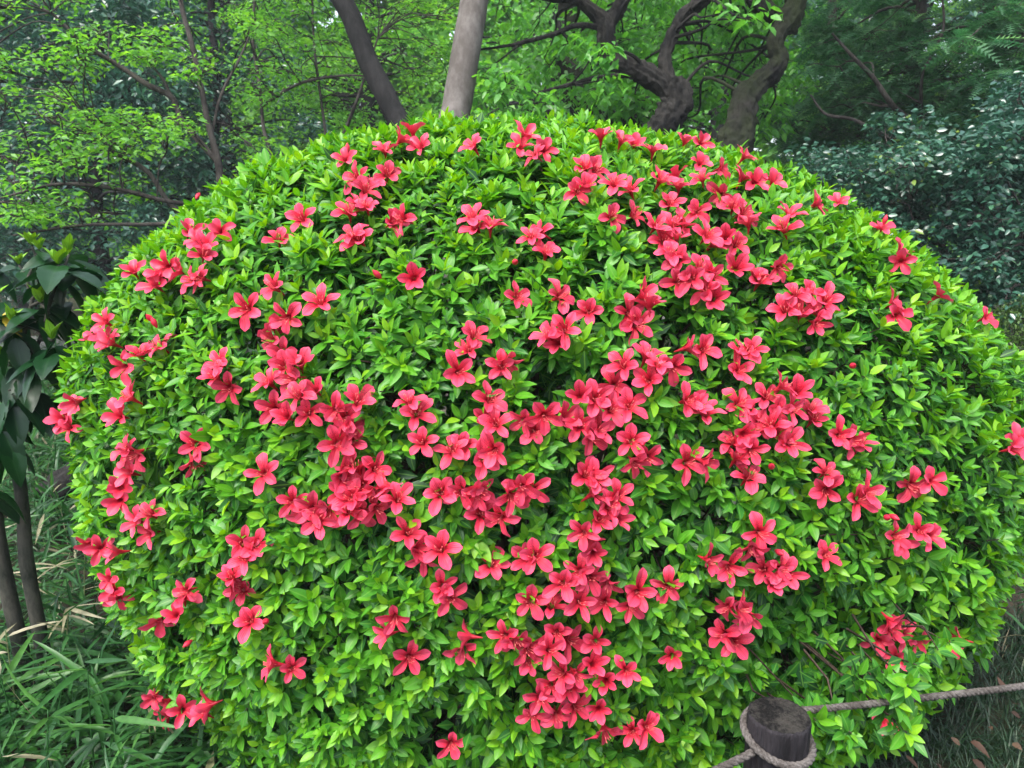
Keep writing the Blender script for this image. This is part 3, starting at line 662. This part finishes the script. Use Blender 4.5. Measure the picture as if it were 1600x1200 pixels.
# leaning mossy trunk farther back
d = 7.0
s0 = stem([(1080, 290, d, .19), (1035, 205, d, .175), (985, 178, d, .17), (935, 172, d, .165), (905, 150, d, .14), (890, 110, d, .11), (882, 70, d, .10), (886, 20, d, .09), (890, -40, d, .08), (880, -160, d, .05)])
s0 = np.vstack([[s0[0][0] + .25, s0[0][1], -.06, .24], [s0[0][0] + .12, s0[0][1], .6, .21], s0])
tree('leaning_mossy_tree', 'moss-covered trunk lying almost level behind the forked cherry before turning upright', 'tree', [s0],
     px_clumps(22, 740, 1050, -200, 140, 7.4, 8.6, .35, 120), LEAF_CHERRY, M['mossy_bark'], M['cherry'], sides=32, rough=.1, ridge=.12)

# slender multi-stemmed shrub tree on the left with layered spring leaves
d = 4.6
s0 = ground_stem(stem([(350, 330, d, .030), (341, 255, d, .024), (326, 195, d, .019), (313, 130, d, .018), (300, 70, d, .017), (283, 5, d, .015), (272, -80, d, .014)]), .1)
s1 = stem([(338, 250, d, .02), (312, 222, d, .019), (285, 190, d, .018), (268, 152, d, .018), (230, 132, d, .017), (185, 102, d, .015), (140, 74, d - .1, .012), (80, 20, d - .2, .008)])
s2 = stem([(352, 320, d, .018), (280, 330, d - .1, .016), (230, 268, d - .1, .015), (175, 235, d - .2, .012), (150, 200, d - .2, .007)])
s3 = stem([(270, 155, d, .010), (255, 125, d, .009), (240, 105, d, .006)])
s4 = stem([(330, 320, d - .2, .014), (265, 315, d - .3, .013), (180, 295, d - .4, .012), (90, 288, d - .5, .009), (0, 310, d - .6, .005)])
s5 = stem([(350, 340, d - .2, .012), (250, 350, d - .35, .011), (130, 352, d - .5, .009), (20, 368, d - .6, .005)])
s6 = stem([(330, 215, d, .010), (345, 150, d + .1, .009), (375, 90, d + .2, .007), (400, 30, d + .3, .005)])
cl = (px_clumps(20, -60, 120, -30, 150, 3.8, 4.8, .15, 62, .4) + px_clumps(12, 120, 260, 40, 110, 4.2, 4.8, .15, 62, .4) + px_clumps(14, 150, 290, 165, 240, 3.9, 4.6, .17, 75, .4)
      + px_clumps(14, -40, 200, 170, 260, 3.8, 4.6, .16, 60, .35) + px_clumps(16, -30, 240, 280, 345, 3.8, 4.6, .14, 46, .35) + px_clumps(12, 270, 400, 20, 230, 4.3, 5.0, .13, 42, .45) + px_clumps(12, -60, 380, -300, -40, 4.2, 5.0, .25, 110, .4))
tree('slender_tree', 'slender many-stemmed tree with layered pale yellow-green spring leaves over dark evergreens', 'tree', [s0, s1, s2, s3, s4, s5, s6], cl, LEAF_SPRING, M['brown_bark'], M['spring'], sides=8, rough=.05, br=.0045)
# thin maple with fine foliage between
d = 6.2
s0 = ground_stem(stem([(425, 260, d, .018), (412, 200, d, .016), (405, 130, d, .014), (395, 60, d, .012), (400, -20, d, .010), (410, -120, d, .006)]))
s1 = stem([(515, 260, d, .014), (505, 180, d, .012), (498, 130, d, .011), (490, 60, d, .010), (488, -20, d, .008)])
s2 = stem([(410, 165, d, .014), (470, 130, d - .1, .012), (540, 118, d - .2, .009), (600, 122, d - .3, .005)])
s3 = stem([(520, 260, d, .018), (545, 190, d - .1, .016), (560, 150, d - .2, .012), (590, 60, d - .2, .008)])
cl = px_clumps(75, 370, 720, -60, 180, 5.6, 7.4, .2, 100, .4) + px_clumps(14, 360, 760, -280, -60, 5.6, 7.5, .3, 110, .4)
tree('fine_leaved_maple', 'thin-stemmed maple with fine yellow-green leaves seen between the bush and the leaning trunk', 'tree', [s0, s1, s2, s3], cl, dict(LEAF_SPRING, leafL=.045, tint=.45), M['brown_bark'], M['spring'], sides=7, rough=.05, br=.01)

# dark evergreens on the left
for i, (x, dd, lab) in enumerate([(-60, 8.0, 'dark blue-green evergreen tree behind the sprays of the slender tree'), (150, 7.6, 'dense dark evergreen behind the fork of the slender tree, glossy bluish leaves'), (330, 9.0, 'shadowy evergreen tree standing behind the slender tree and thin maple')]):
    s0 = ground_stem(stem([(x, 300, dd, .06), (x + 10, 150, dd, .055), (x, 0, dd, .045), (x + 15, -160, dd, .03)]))
    cl = px_clumps(95, x - 160, x + 160, -170, 430, dd - .7, dd + .9, .36, 170, .7)
    tree('evergreen_tree', lab, 'tree', [s0], cl, LEAF_EVER, M['dark_bark'], M['evergreen'], group='dark evergreens at the back', br=.02)

# conifers on the right
for i, (x, dd, lab, pts) in enumerate([(1430, 6.6, 'feathery dark green conifer with drooping boughs behind the glossy camellia', [(1440, 330, .06), (1430, 150, .05), (1440, 0, .045), (1445, -200, .03)]),
                                       (1560, 5.8, 'conifer with a thick leaning trunk and dark drooping needles above the camellia', [(1690, 330, .10), (1640, 150, .095), (1580, 45, .085), (1535, -20, .08), (1480, -120, .06)]),
                                       (1300, 7.6, 'dark feathery conifer standing between the mossy cherry and the camellia', [(1300, 330, .06), (1305, 150, .05), (1300, 0, .045), (1310, -200, .03)])]):
    s0 = ground_stem(stem([(a1, a2, dd, a3) for a1, a2, a3 in pts]))
    gap = lambda x_, y_: not (1400 < x_ < 1560 and -40 < y_ < 60) or rng.random() < .18
    cl = px_clumps(56, x - 130, x + 150, -120, 280, dd - .7, dd + .7, .30, 62, .30, gap)
    st = [s0]
    if i == 0:
        st += [stem([(1440, 210, 6.3, .03), (1395, 165, 5.9, .022), (1365, 122, 5.8, .018), (1330, 86, 5.7, .014), (1300, 52, 5.7, .008)]), stem([(1440, 230, 6.3, .02), (1440, 126, 5.8, .012), (1455, 88, 5.7, .011), (1474, 44, 5.7, .010), (1472, -10, 5.7, .007)]),
               stem([(1440, 240, 6.4, .02), (1370, 205, 5.8, .016), (1330, 186, 5.7, .014), (1290, 178, 5.7, .011), (1266, 148, 5.7, .006)])]
    tree('conifer_tree', lab, 'tree', st, cl, LEAF_CON, M['brown_bark'], M['conifer'], group='conifers at the back', br=.018)
# bare branches in front of the conifers
# camellia shrubs
cam_sp = [(1330, 5.2, 1250, 1420, 250, 420, 'dark glossy camellia shrub close to the mossy cherry trunk'), (1480, 4.6, 1370, 1560, 190, 470, 'broad dark green camellia with bluish glossy leaves under the conifers'), (1610, 4.4, 1520, 1700, 140, 470, 'tall glossy dark camellia beside the small pale round shrub')]
for x, dd, x0, x1, y0, y1, lab in cam_sp:
    base = stem([(x, 430, dd, .03), (x - 10, 370, dd, .018), (x + 8, 310, dd, .006)]); s0 = ground_stem(base)
    st = [s0] + [stem([(x, 440 + 10 * q, dd, .02), (x + a1, 385, dd + a2, .012), (x + 1.5 * a1, 320, dd + 1.5 * a2, .005)]) for q, (a1, a2) in enumerate([(-40, .1), (40, -.1), (70, .15)])]
    cl = px_clumps(80, x0, x1, y0, y1, dd - .35, dd + .8, .19, 165, .75)
    cl = [c_ for c_ in cl if c_[0][2] > .25]
    tree('camellia_shrub', lab, 'shrub', st, cl, LEAF_CAM, M['brown_bark'], M['camellia'], group='camellias on the far side of the bush', sides=7, br=.008)
# small pale round shrub at the right
c_ = at(1625, 500, 4.0); bs = thing('box_shrub', (c_[0], c_[1], 0), 'small round clipped shrub with tiny olive-green leaves below the camellia', 'shrub')
n_ = 16000; v = unit(rng.normal(size=(n_, 3))); v[:, 2] = np.abs(v[:, 2]) * np.where(rng.random(n_) < .85, 1, -1)
rad = .30 * (1 + .08 * noise3(v, 5)) * rng.uniform(.86, 1.02, n_)
H_ = c_[2] + .12
o_ = np.array([c_[0], c_[1], H_ * .5]) + v * np.stack([rad * 1.25, rad * 1.2, rad / .30 * H_ * .5], -1)
V, F, A = leaves(o_, v + rng.normal(0, .5, (n_, 3)), v + np.array([0, 0, .6]) + rng.normal(0, .4, (n_, 3)), rng.uniform(.014, .024, n_), .55, .1, .2, rng.random(n_), TPL_LOW)
part('foliage', V, F, M['box'], bs, A)
V, F = merge([tube(spline([(c_[0], c_[1], -.03), (c_[0] + q * .05, c_[1], H_ * .4), (c_[0] + q * .15, c_[1] + .05, H_ * .8)], 4), [.015] * 5 + [.01] * 4, 5) for q in (-1, 0, 1)])
part('stem', V, F, M['twig'], bs)

# more trees farther back, then the wood behind them all
far_sp = [(-8.2, 12.5, 'evergreen'), (-5.0, 13.5, 'spring'), (-2.2, 11.8, 'spring'), (.6, 12.6, 'cherry'), (3.2, 12.0, 'cherry'), (5.6, 11.0, 'evergreen'), (9.8, 11.0, 'conifer')]
far_lab = ['rounded evergreen on the far side of the path behind the slender tree', 'pale spring-leaved tree far behind between the slender tree and thin maple', 'light green tree in the distance behind the dark leaning trunk', 'leafy bright tree far behind the level mossy trunk',
           'leafy bright tree far behind the mossy cherry', 'dim evergreen far behind the dark feathery conifers', 'tall dim conifer far behind the camellias']
for (x, y, kd), lab in zip(far_sp, far_lab):
    h_ = rng.uniform(5.6, 6.6); s0 = np.array([[x, y, -.06, .17], [x + .1, y, 1.5, .14], [x, y + .1, 3.2, .11], [x + .15, y, h_ - .5, .05]])
    cl = []
    for _ in range(64):
        v = unit(rng.normal(size=3)) * rng.random() ** .4; cl.append((np.array([x, y, h_ * .56]) + v * np.array([1.9, 1.5, h_ * .44]), (.42, .42, .28), int(rng.uniform(50, 100))))
    lf = {'evergreen': dict(LEAF_EVER, leafL=.11), 'spring': dict(LEAF_SPRING, leafL=.085, tint=.6), 'cherry': dict(LEAF_CHERRY, leafL=.12, tpl=TPL_LOW, tint=.6), 'conifer': dict(LEAF_CON, leafL=.3)}[kd]
    tree('background_tree', lab, 'tree', [s0], cl, lf, M['dark_bark'], M[kd], group='trees far behind the bush', sides=8, br=.03)
n_ = 2000; cl = []
for _ in range(n_):
    x = rng.uniform(-24, 24); y = rng.uniform(16, 23); z = .2 + 10.5 * rng.random() ** 1.25
    if 4.8 < z < 8.2 and abs(x - 12.0) < 2.8 and rng.random() < .9: continue
    cl.append((np.array([x, y, z]), (.9, .7, .6), int(rng.uniform(55, 100))))
V, F, A = clump_leaves(cl, leafL=.42, wr=.55, droop=.3, jit=1.3, tint=.6, tpl=TPL_LOW)
tag(link('distant_wood', make_mesh('distant_wood', V, F, M['spring'], A)), 'distant mass of green woodland behind all the trees', 'woodland', kind='stuff')

for x, y, lab in [(-7.6, 10.8, 'low dark shrub on the far side of the path below the rounded evergreen'), (-5.2, 11.2, 'low spreading green shrub across the path behind the slender tree'), (-2.9, 11.6, 'low dark shrub far behind the thin-stemmed maple'), (6.6, 9.6, 'low dark shrub far behind the camellias and conifers')]:
    s0 = np.array([[x, y, -.05, .04], [x, y, .6, .03], [x + .1, y, 1.4, .02]]); cl = []
    for _ in range(46):
        v = unit(rng.normal(size=3)) * rng.random() ** .4; cl.append((np.array([x, y, 1.25]) + v * np.array([1.5, .8, 1.05]), (.3, .3, .22), int(rng.uniform(60, 110))))
    tree('background_shrub', lab, 'shrub', [s0], cl, dict(LEAF_EVER, leafL=.10), M['dark_bark'], M['evergreen'], group='low shrubs far behind the bush', sides=6, br=.015)
# fallen log at the left
lp = spline([(*at(60, 690, 3.6),), (*at(110, 610, 3.7),), (*at(190, 545, 3.9),), (*at(330, 480, 4.1),)], 8)
lp[:, 2] = np.clip(lp[:, 2] * .35, .09, .5)
V, F = tube(spline(lp, 3), .09, 32, .12, 1.0, ridge=.2)
lg = make_mesh('fallen_log', V, F, M['cherry_bark']); tag(link('fallen_log', lg), 'brown rough fallen log lying on the ground behind the spotted-stem evergreen shrub'.replace('spotted-stem ', ''), 'log')

# ------------------------------------------------------------------ aucuba in the left foreground
def aucuba_leaf(seed, tint):
    g = np.random.default_rng(seed); nt_ = 15; ts = np.linspace(0, 1, nt_); P, R, F = [], [], []
    cu = g.uniform(.10, .30); fo = g.uniform(.15, .40)
    for i, tt in enumerate(ts):
        hw = .5 * .44 * math.sin(math.pi * min(1, tt ** .8)) ** .85 + .004
        if tt > .35 and i % 2 and tt < .97: hw *= 1.10
        if tt >= 1: hw = .002
        for u in (-1, -.5, 0, .5, 1):
            P.append((u * hw, tt - (.02 if (abs(u) == 1 and i % 2) else 0), fo * abs(u) * hw - cu * tt * tt + .012 * math.sin(tt * 20) * abs(u) * (abs(u) < 1))); R.append(1.0 if u == 0 else 0.15)
    i = np.arange(nt_ - 1)[:, None] * 5 + np.arange(4)[None]
    P = np.array(P)
    return make_mesh('leaf', P, [np.stack([i, i + 1, i + 6, i + 5], -1).reshape(-1, 4)], M['aucuba'], {'tint': np.full(len(P), tint), 'rib': np.array(R)})
AL = [aucuba_leaf(s, tv) for s, tv in ((1, .2), (2, .45), (3, .6), (4, .35), (5, .55))]
AY = aucuba_leaf(9, 1.0); AB = [aucuba_leaf(11, .86), aucuba_leaf(12, .94)]
def place_leaf(me, parent, o_, d_, n_, L):
    d_ = unit(np.asarray(d_)); s_ = unit(np.cross(d_, n_)); n_ = np.cross(s_, d_)
    o = link(me.name.split('.')[0], me, parent, Vector(o_) - parent.location); o.rotation_mode = 'QUATERNION'
    o.rotation_quaternion = Matrix(((s_[0], d_[0], n_[0]), (s_[1], d_[1], n_[1]), (s_[2], d_[2], n_[2]))).to_quaternion(); o.scale = (L,) * 3
    return o
def aucuba(label, stems, nodes):
    b0 = stems[0][0]; root = thing('aucuba_shrub', (b0[0], b0[1], 0), label, 'shrub', None)
    sp_ = [spline(s, 8) for s in stems]
    for s in sp_: V, F = tube(s[:, :3], s[:, 3], 10, .05); part('stem', V, F, M['stem_green'], root)
    allp = np.vstack(sp_)
    for c_, nl_, sc_, bud in nodes:
        k_ = int(np.argmin(np.linalg.norm(allp[:, :3] - c_, axis=1) + np.where(allp[:, 2] > c_[2], .5, 0)))
        V, F = branch_to(allp[k_, :3], c_, .0055, .004, .02, 6); part('branch', V, F, M['stem_green'], root)
        a0 = rng.uniform(0, 6.28)
        for j_ in range(nl_):
            az = a0 + j_ * 2.4 + rng.normal(0, .2); el = math.radians(rng.uniform(-68, 8))
            d_ = np.array([math.cos(az) * math.cos(el), math.sin(az) * math.cos(el), math.sin(el)])
            n_ = np.array([-math.cos(az) * math.sin(el), -math.sin(az) * math.sin(el), math.cos(el)]) + rng.normal(0, .2, 3)
            place_leaf(AL[int(rng.integers(0, 5))], root, c_ + np.array([0, 0, -.012 * j_ / 2]) + d_ * .012, d_, n_, rng.uniform(.115, .16) * sc_)
        if bud:
            for j_ in range(6):
                az = j_ * 2.4; el = math.radians(rng.uniform(48, 82)); d_ = np.array([math.cos(az) * math.cos(el), math.sin(az) * math.cos(el), math.sin(el)])
                n_ = np.array([-math.cos(az) * math.sin(el), -math.sin(az) * math.sin(el), math.cos(el)])
                o = place_leaf(AB[j_ % 2], root, c_ + np.array([0, 0, .004]), d_, n_, rng.uniform(.035, .065) * sc_); o.name = 'young_leaf'
    return root
d = 2.25
s0 = ground_stem(stem([(42, 880, d, .020), (36, 800, d, .0185), (28, 735, d, .017), (14, 660, d, .013), (20, 610, d, .007), (34, 540, d, .006), (50, 470, d, .005)]), .02, 1.1)
s1 = stem([(20, 610, d, .007), (48, 560, d - .05, .006), (66, 520, d - .08, .0055), (76, 480, d - .1, .005)])
ac = aucuba('broad-leaved evergreen shrub with large dark drooping leaves and pale buds beside the azalea', [s0, s1],
       [(at(108, 398, d - .02), 9, 1.05, True), (at(62, 392, d - .05), 3, .7, True), (at(92, 415, d - .10), 8, 1.1, True), (at(64, 475, d - .08), 8, 1.0, True), (at(82, 532, d - .12), 9, 1.05, True), (at(40, 560, d - .05), 7, 1.0, False), (at(20, 505, d - .12), 7, .95, True), (at(96, 470, d + .02), 6, .9, False), (at(15, 610, d - .1), 7, 1.0, False), (at(60, 605, d), 5, .9, False), (at(30, 415, d + .05), 4, .8, True), (at(50, 385, d), 0, .9, True)])
yl = place_leaf(AY, ac, at(8, 488, d - .1), (.5, -.3, -.5), (0, -.6, .8), .085); tag(yl, 'yellow ageing leaf')
s0 = ground_stem(stem([(4, 880, d + .02, .022), (-8, 800, d, .02), (-20, 700, d, .016), (-30, 620, d, .012), (-20, 560, d, .009)]), .03, 1.1)
aucuba('broad-leaved evergreen shrub with dark toothed leaves partly hidden behind its taller neighbour', [s0],
       [(at(-8, 470, d - .02), 7, 1.0, True), (at(6, 560, d - .06), 7, 1.0, True), (at(-30, 640, d - .1), 7, 1.1, False), (at(2, 668, d - .12), 6, 1.0, False), (at(-26, 760, d - .14), 5, 1.1, False), (at(-40, 400, d), 6, 1.0, True)])

# ------------------------------------------------------------------ ground cover
def in_bush(x, y, k_=.80):
    return ((x - BC[0]) / (1.4 * k_)) ** 2 + ((y - BC[1]) / (1.05 * k_)) ** 2 < 1
def scatter(n_, x0, x1, y0, y1, k_=.8):
    p = np.stack([rng.uniform(x0, x1, n_), rng.uniform(y0, y1, n_), np.zeros(n_)], -1); return p[~in_bush(p[:, 0], p[:, 1], k_)]
# dwarf bamboo: culms with a fan of blades
cu = np.vstack([scatter(2300, -3.4, -.55, .75, 5.2), scatter(2600, -7, -.5, 4.2, 8.4), scatter(700, 1.2, 4.5, 2.2, 6)])
nb = len(cu); hh = rng.uniform(.10, .34, nb) * np.where(cu[:, 1] < 1.5, .75, 1); lean = rng.normal(0, .28, (nb, 2))
sets = []
tops = cu + np.stack([lean[:, 0] * hh, lean[:, 1] * hh, hh], -1)
for j_ in range(6):
    f_ = rng.uniform(.35, 1.0, nb)[:, None]; o_ = cu * (1 - f_) + tops * f_
    az = rng.uniform(0, 6.28, nb); el = rng.normal(.25, .45, nb)
    d_ = np.stack([np.cos(az) * np.cos(el), np.sin(az) * np.cos(el), np.sin(el)], -1)
    tn_ = np.clip(rng.beta(2, 2.6, nb) * .86, 0, .86); dry = rng.random(nb) < .03; tn_[dry] = rng.uniform(.92, 1, dry.sum())
    sets.append(leaves(o_, d_, np.array([0, 0, 1.0]) + rng.normal(0, .4, (nb, 3)), rng.uniform(.09, .20, nb), rng.uniform(.07, .115, nb), rng.uniform(.05, .5, nb), .35, tn_, TPL_MID))
sets.append(leaves(cu, tops - cu, rng.normal(0, 1, (nb, 3)), np.linalg.norm(tops - cu, axis=1), .012, 0, 0, np.where(rng.random(nb) < .25, .95, .4), TPL_LOW))
V, F, A = cat_leaves(sets)
tag(link('bamboo_grass', make_mesh('bamboo_grass', V, F, M['sasa'], A)), 'low dark dwarf bamboo covering the ground around the shrubs', 'bamboo grass', kind='stuff')
# a few taller plants that stand out
def sasa_plant(base, h_, nl_, L, dry, lean_):
    root = thing('bamboo_plant', (base[0], base[1], 0), ('dwarf bamboo plant with dry straw-coloured blades standing above the ground cover' if dry else 'tall dwarf bamboo plant with long green blades standing above the ground cover'), 'bamboo plant', ('dry bamboo plants beside the bush' if dry else 'green bamboo plants beside the bush'))
    top = np.array([base[0] + lean_[0], base[1] + lean_[1], h_]); st = spline([(base[0], base[1], -.02), (np.array([base[0], base[1], 0]) * .5 + top * .5 + np.array([0, 0, .03])), top], 5)
    V, F = tube(st, np.linspace(.003, .0016, len(st)), 5); A = {'tint': np.full(len(V), .9 if dry else .5), 'rib': np.ones(len(V))}
    part('culm', V, F, M['sasa'], root, A)
    for j_ in range(nl_):
        az = rng.uniform(0, 6.28); el = rng.uniform(-.1, .9); k_ = len(st) - 1 - int(rng.integers(0, 4)); o_ = st[k_]
        v_, f_, a_ = leaves(o_[None], np.array([[math.cos(az) * math.cos(el), math.sin(az) * math.cos(el), math.sin(el)]]), np.array([[0, 0, 1.0]]) + rng.normal(0, .3, (1, 3)),
                            L * rng.uniform(.7, 1.2), .085, rng.uniform(.05, .4), .4, (rng.uniform(.93, 1) if (rng.random() < (.7 if dry else .12)) else rng.uniform(.4, .84)), TPL_BLADE)
        part('blade', v_, f_, M['sasa'], root, a_)
for px, py, h_, nl_, L, dry, ln in [(130, 1085, .36, 6, .20, False, (.02, .0)), (215, 1010, .34, 5, .17, False, (.03, .02)), (265, 1090, .30, 5, .19, False, (-.02, 0)), (20, 1080, .36, 6, .2, False, (-.03, 0)),
                                    (90, 985, .33, 6, .16, True, (.03, .02)), (35, 900, .36, 5, .16, True, (.02, 0)), (60, 1150, .3, 6, .18, False, (.02, .02)), (175, 1150, .3, 5, .18, False, (0, .02)), (120, 880, .32, 5, .13, True, (.03, .02)), (10, 1010, .34, 5, .17, True, (.02, -.02)), (225, 1110, .27, 4, .15, True, (.01, .02))]:
    r_ = at(px, py, 1.0) - CAM; kk = (h_ * .8 - 1.5) / r_[2]; b_ = CAM + r_ * kk
    sasa_plant(b_, h_, nl_, L, dry, ln)
# soft weeds
wp = scatter(2600, -2.2, -.35, .7, 2.4, .78); nb = len(wp); sets = []
for j_ in range(4):
    az = rng.uniform(0, 6.28, nb); o_ = wp + np.stack([np.cos(az) * .012, np.sin(az) * .012, rng.uniform(.03, .15, nb)], -1)
    sets.append(leaves(o_, np.stack([np.cos(az), np.sin(az), rng.normal(.1, .25, nb)], -1), np.array([0, 0, 1.0]) + rng.normal(0, .3, (nb, 3)), rng.uniform(.02, .05, nb), .62, .2, .3, rng.random(nb), TPL_MID))
V, F, A = cat_leaves(sets)
tag(link('weeds', make_mesh('weeds', V, F, M['weed'], A)), 'small soft green weeds among the dwarf bamboo', 'weeds', kind='stuff')
# grass at the right and round the foot of the bush
gp = np.vstack([scatter(26000, .2, 2.2, .8, 2.6, .70), scatter(9000, 1.8, 4.2, .6, 4.4, .7), scatter(5000, -.8, .4, .5, 1.6, .7), scatter(8000, -4, 6, 3, 9, .9)]); nb = len(gp)
az = rng.uniform(0, 6.28, nb); el = rng.normal(1.0, .35, nb)
V, F, A = leaves(gp, np.stack([np.cos(az) * np.cos(el), np.sin(az) * np.cos(el), np.sin(el)], -1), np.stack([-np.cos(az), -np.sin(az), np.ones(nb)], -1), rng.uniform(.04, .10, nb), .05, rng.uniform(.1, .7, nb), .3, np.clip(rng.beta(2, 3, nb) * .8 + (rng.random(nb) < .015) * .5, 0, 1), TPL_MID)
tag(link('grass', make_mesh('grass', V, F, M['grass'], A)), 'short dark green grass on the ground by the post and rope', 'grass', kind='stuff')
# brown fallen leaves
for px, py, L in [(1415, 1180, .05), (1516, 1158, .062), (1520, 1185, .058), (1410, 1130, .04), (1285, 1175, .06), (1330, 1190, .06), (1594, 1120, .06), (1575, 1078, .05), (1500, 1165, .035), (1470, 1196, .05), (1596, 1172, .06), (1440, 1108, .04), (1380, 1172, .05), (1550, 1140, .03), (1590, 1100, .045), (1345, 1160, .04)]:
    r_ = at(px, py, 1.0) - CAM; kk = (.062 - 1.5) / r_[2]; b_ = CAM + r_ * kk; az = rng.uniform(0, 6.28)
    v_, f_, a_ = leaves(np.zeros((1, 3)), np.array([[math.cos(az), math.sin(az), rng.uniform(-.1, .3)]]), np.array([[0, -.5, 1.0]]) + rng.normal(0, .3, (1, 3)), L * .8, rng.uniform(.42, .62), rng.uniform(-.7, .7), rng.uniform(-1.0, 1.0), rng.random(), TPL_FINE)
    o = link('fallen_leaf', make_mesh('fallen_leaf', v_, f_, M['dead'], a_), None, Vector(b_))
    tag(o, 'dry brown fallen leaf lying in the grass under the rope', 'leaf', 'brown leaves in the grass')

# ------------------------------------------------------------------ thin even haze volume that pales distant things
hv = np.array([[x, y, z] for z in (-1.2, 13.5) for y in (-8.0, 34.0) for x in (-34.0, 34.0)])
hf_ = np.array([[0, 2, 3, 1], [4, 5, 7, 6], [0, 1, 5, 4], [2, 6, 7, 3], [0, 4, 6, 2], [1, 3, 7, 5]])
hm = bpy.data.materials.new('haze'); hm.use_nodes = True; hn = hm.node_tree.nodes; hn.clear()
ho = hn.new('ShaderNodeOutputMaterial'); pv = hn.new('ShaderNodeVolumePrincipled')
pv.inputs['Color'].default_value = (.86, .93, 1.0, 1); pv.inputs['Density'].default_value = .0018
hm.node_tree.links.new(pv.outputs[0], ho.inputs['Volume'])
tag(link('haze', make_mesh('haze', hv, [hf_], hm, smooth=False)), 'thin pale haze filling the shaded wood', 'haze', kind='stuff')
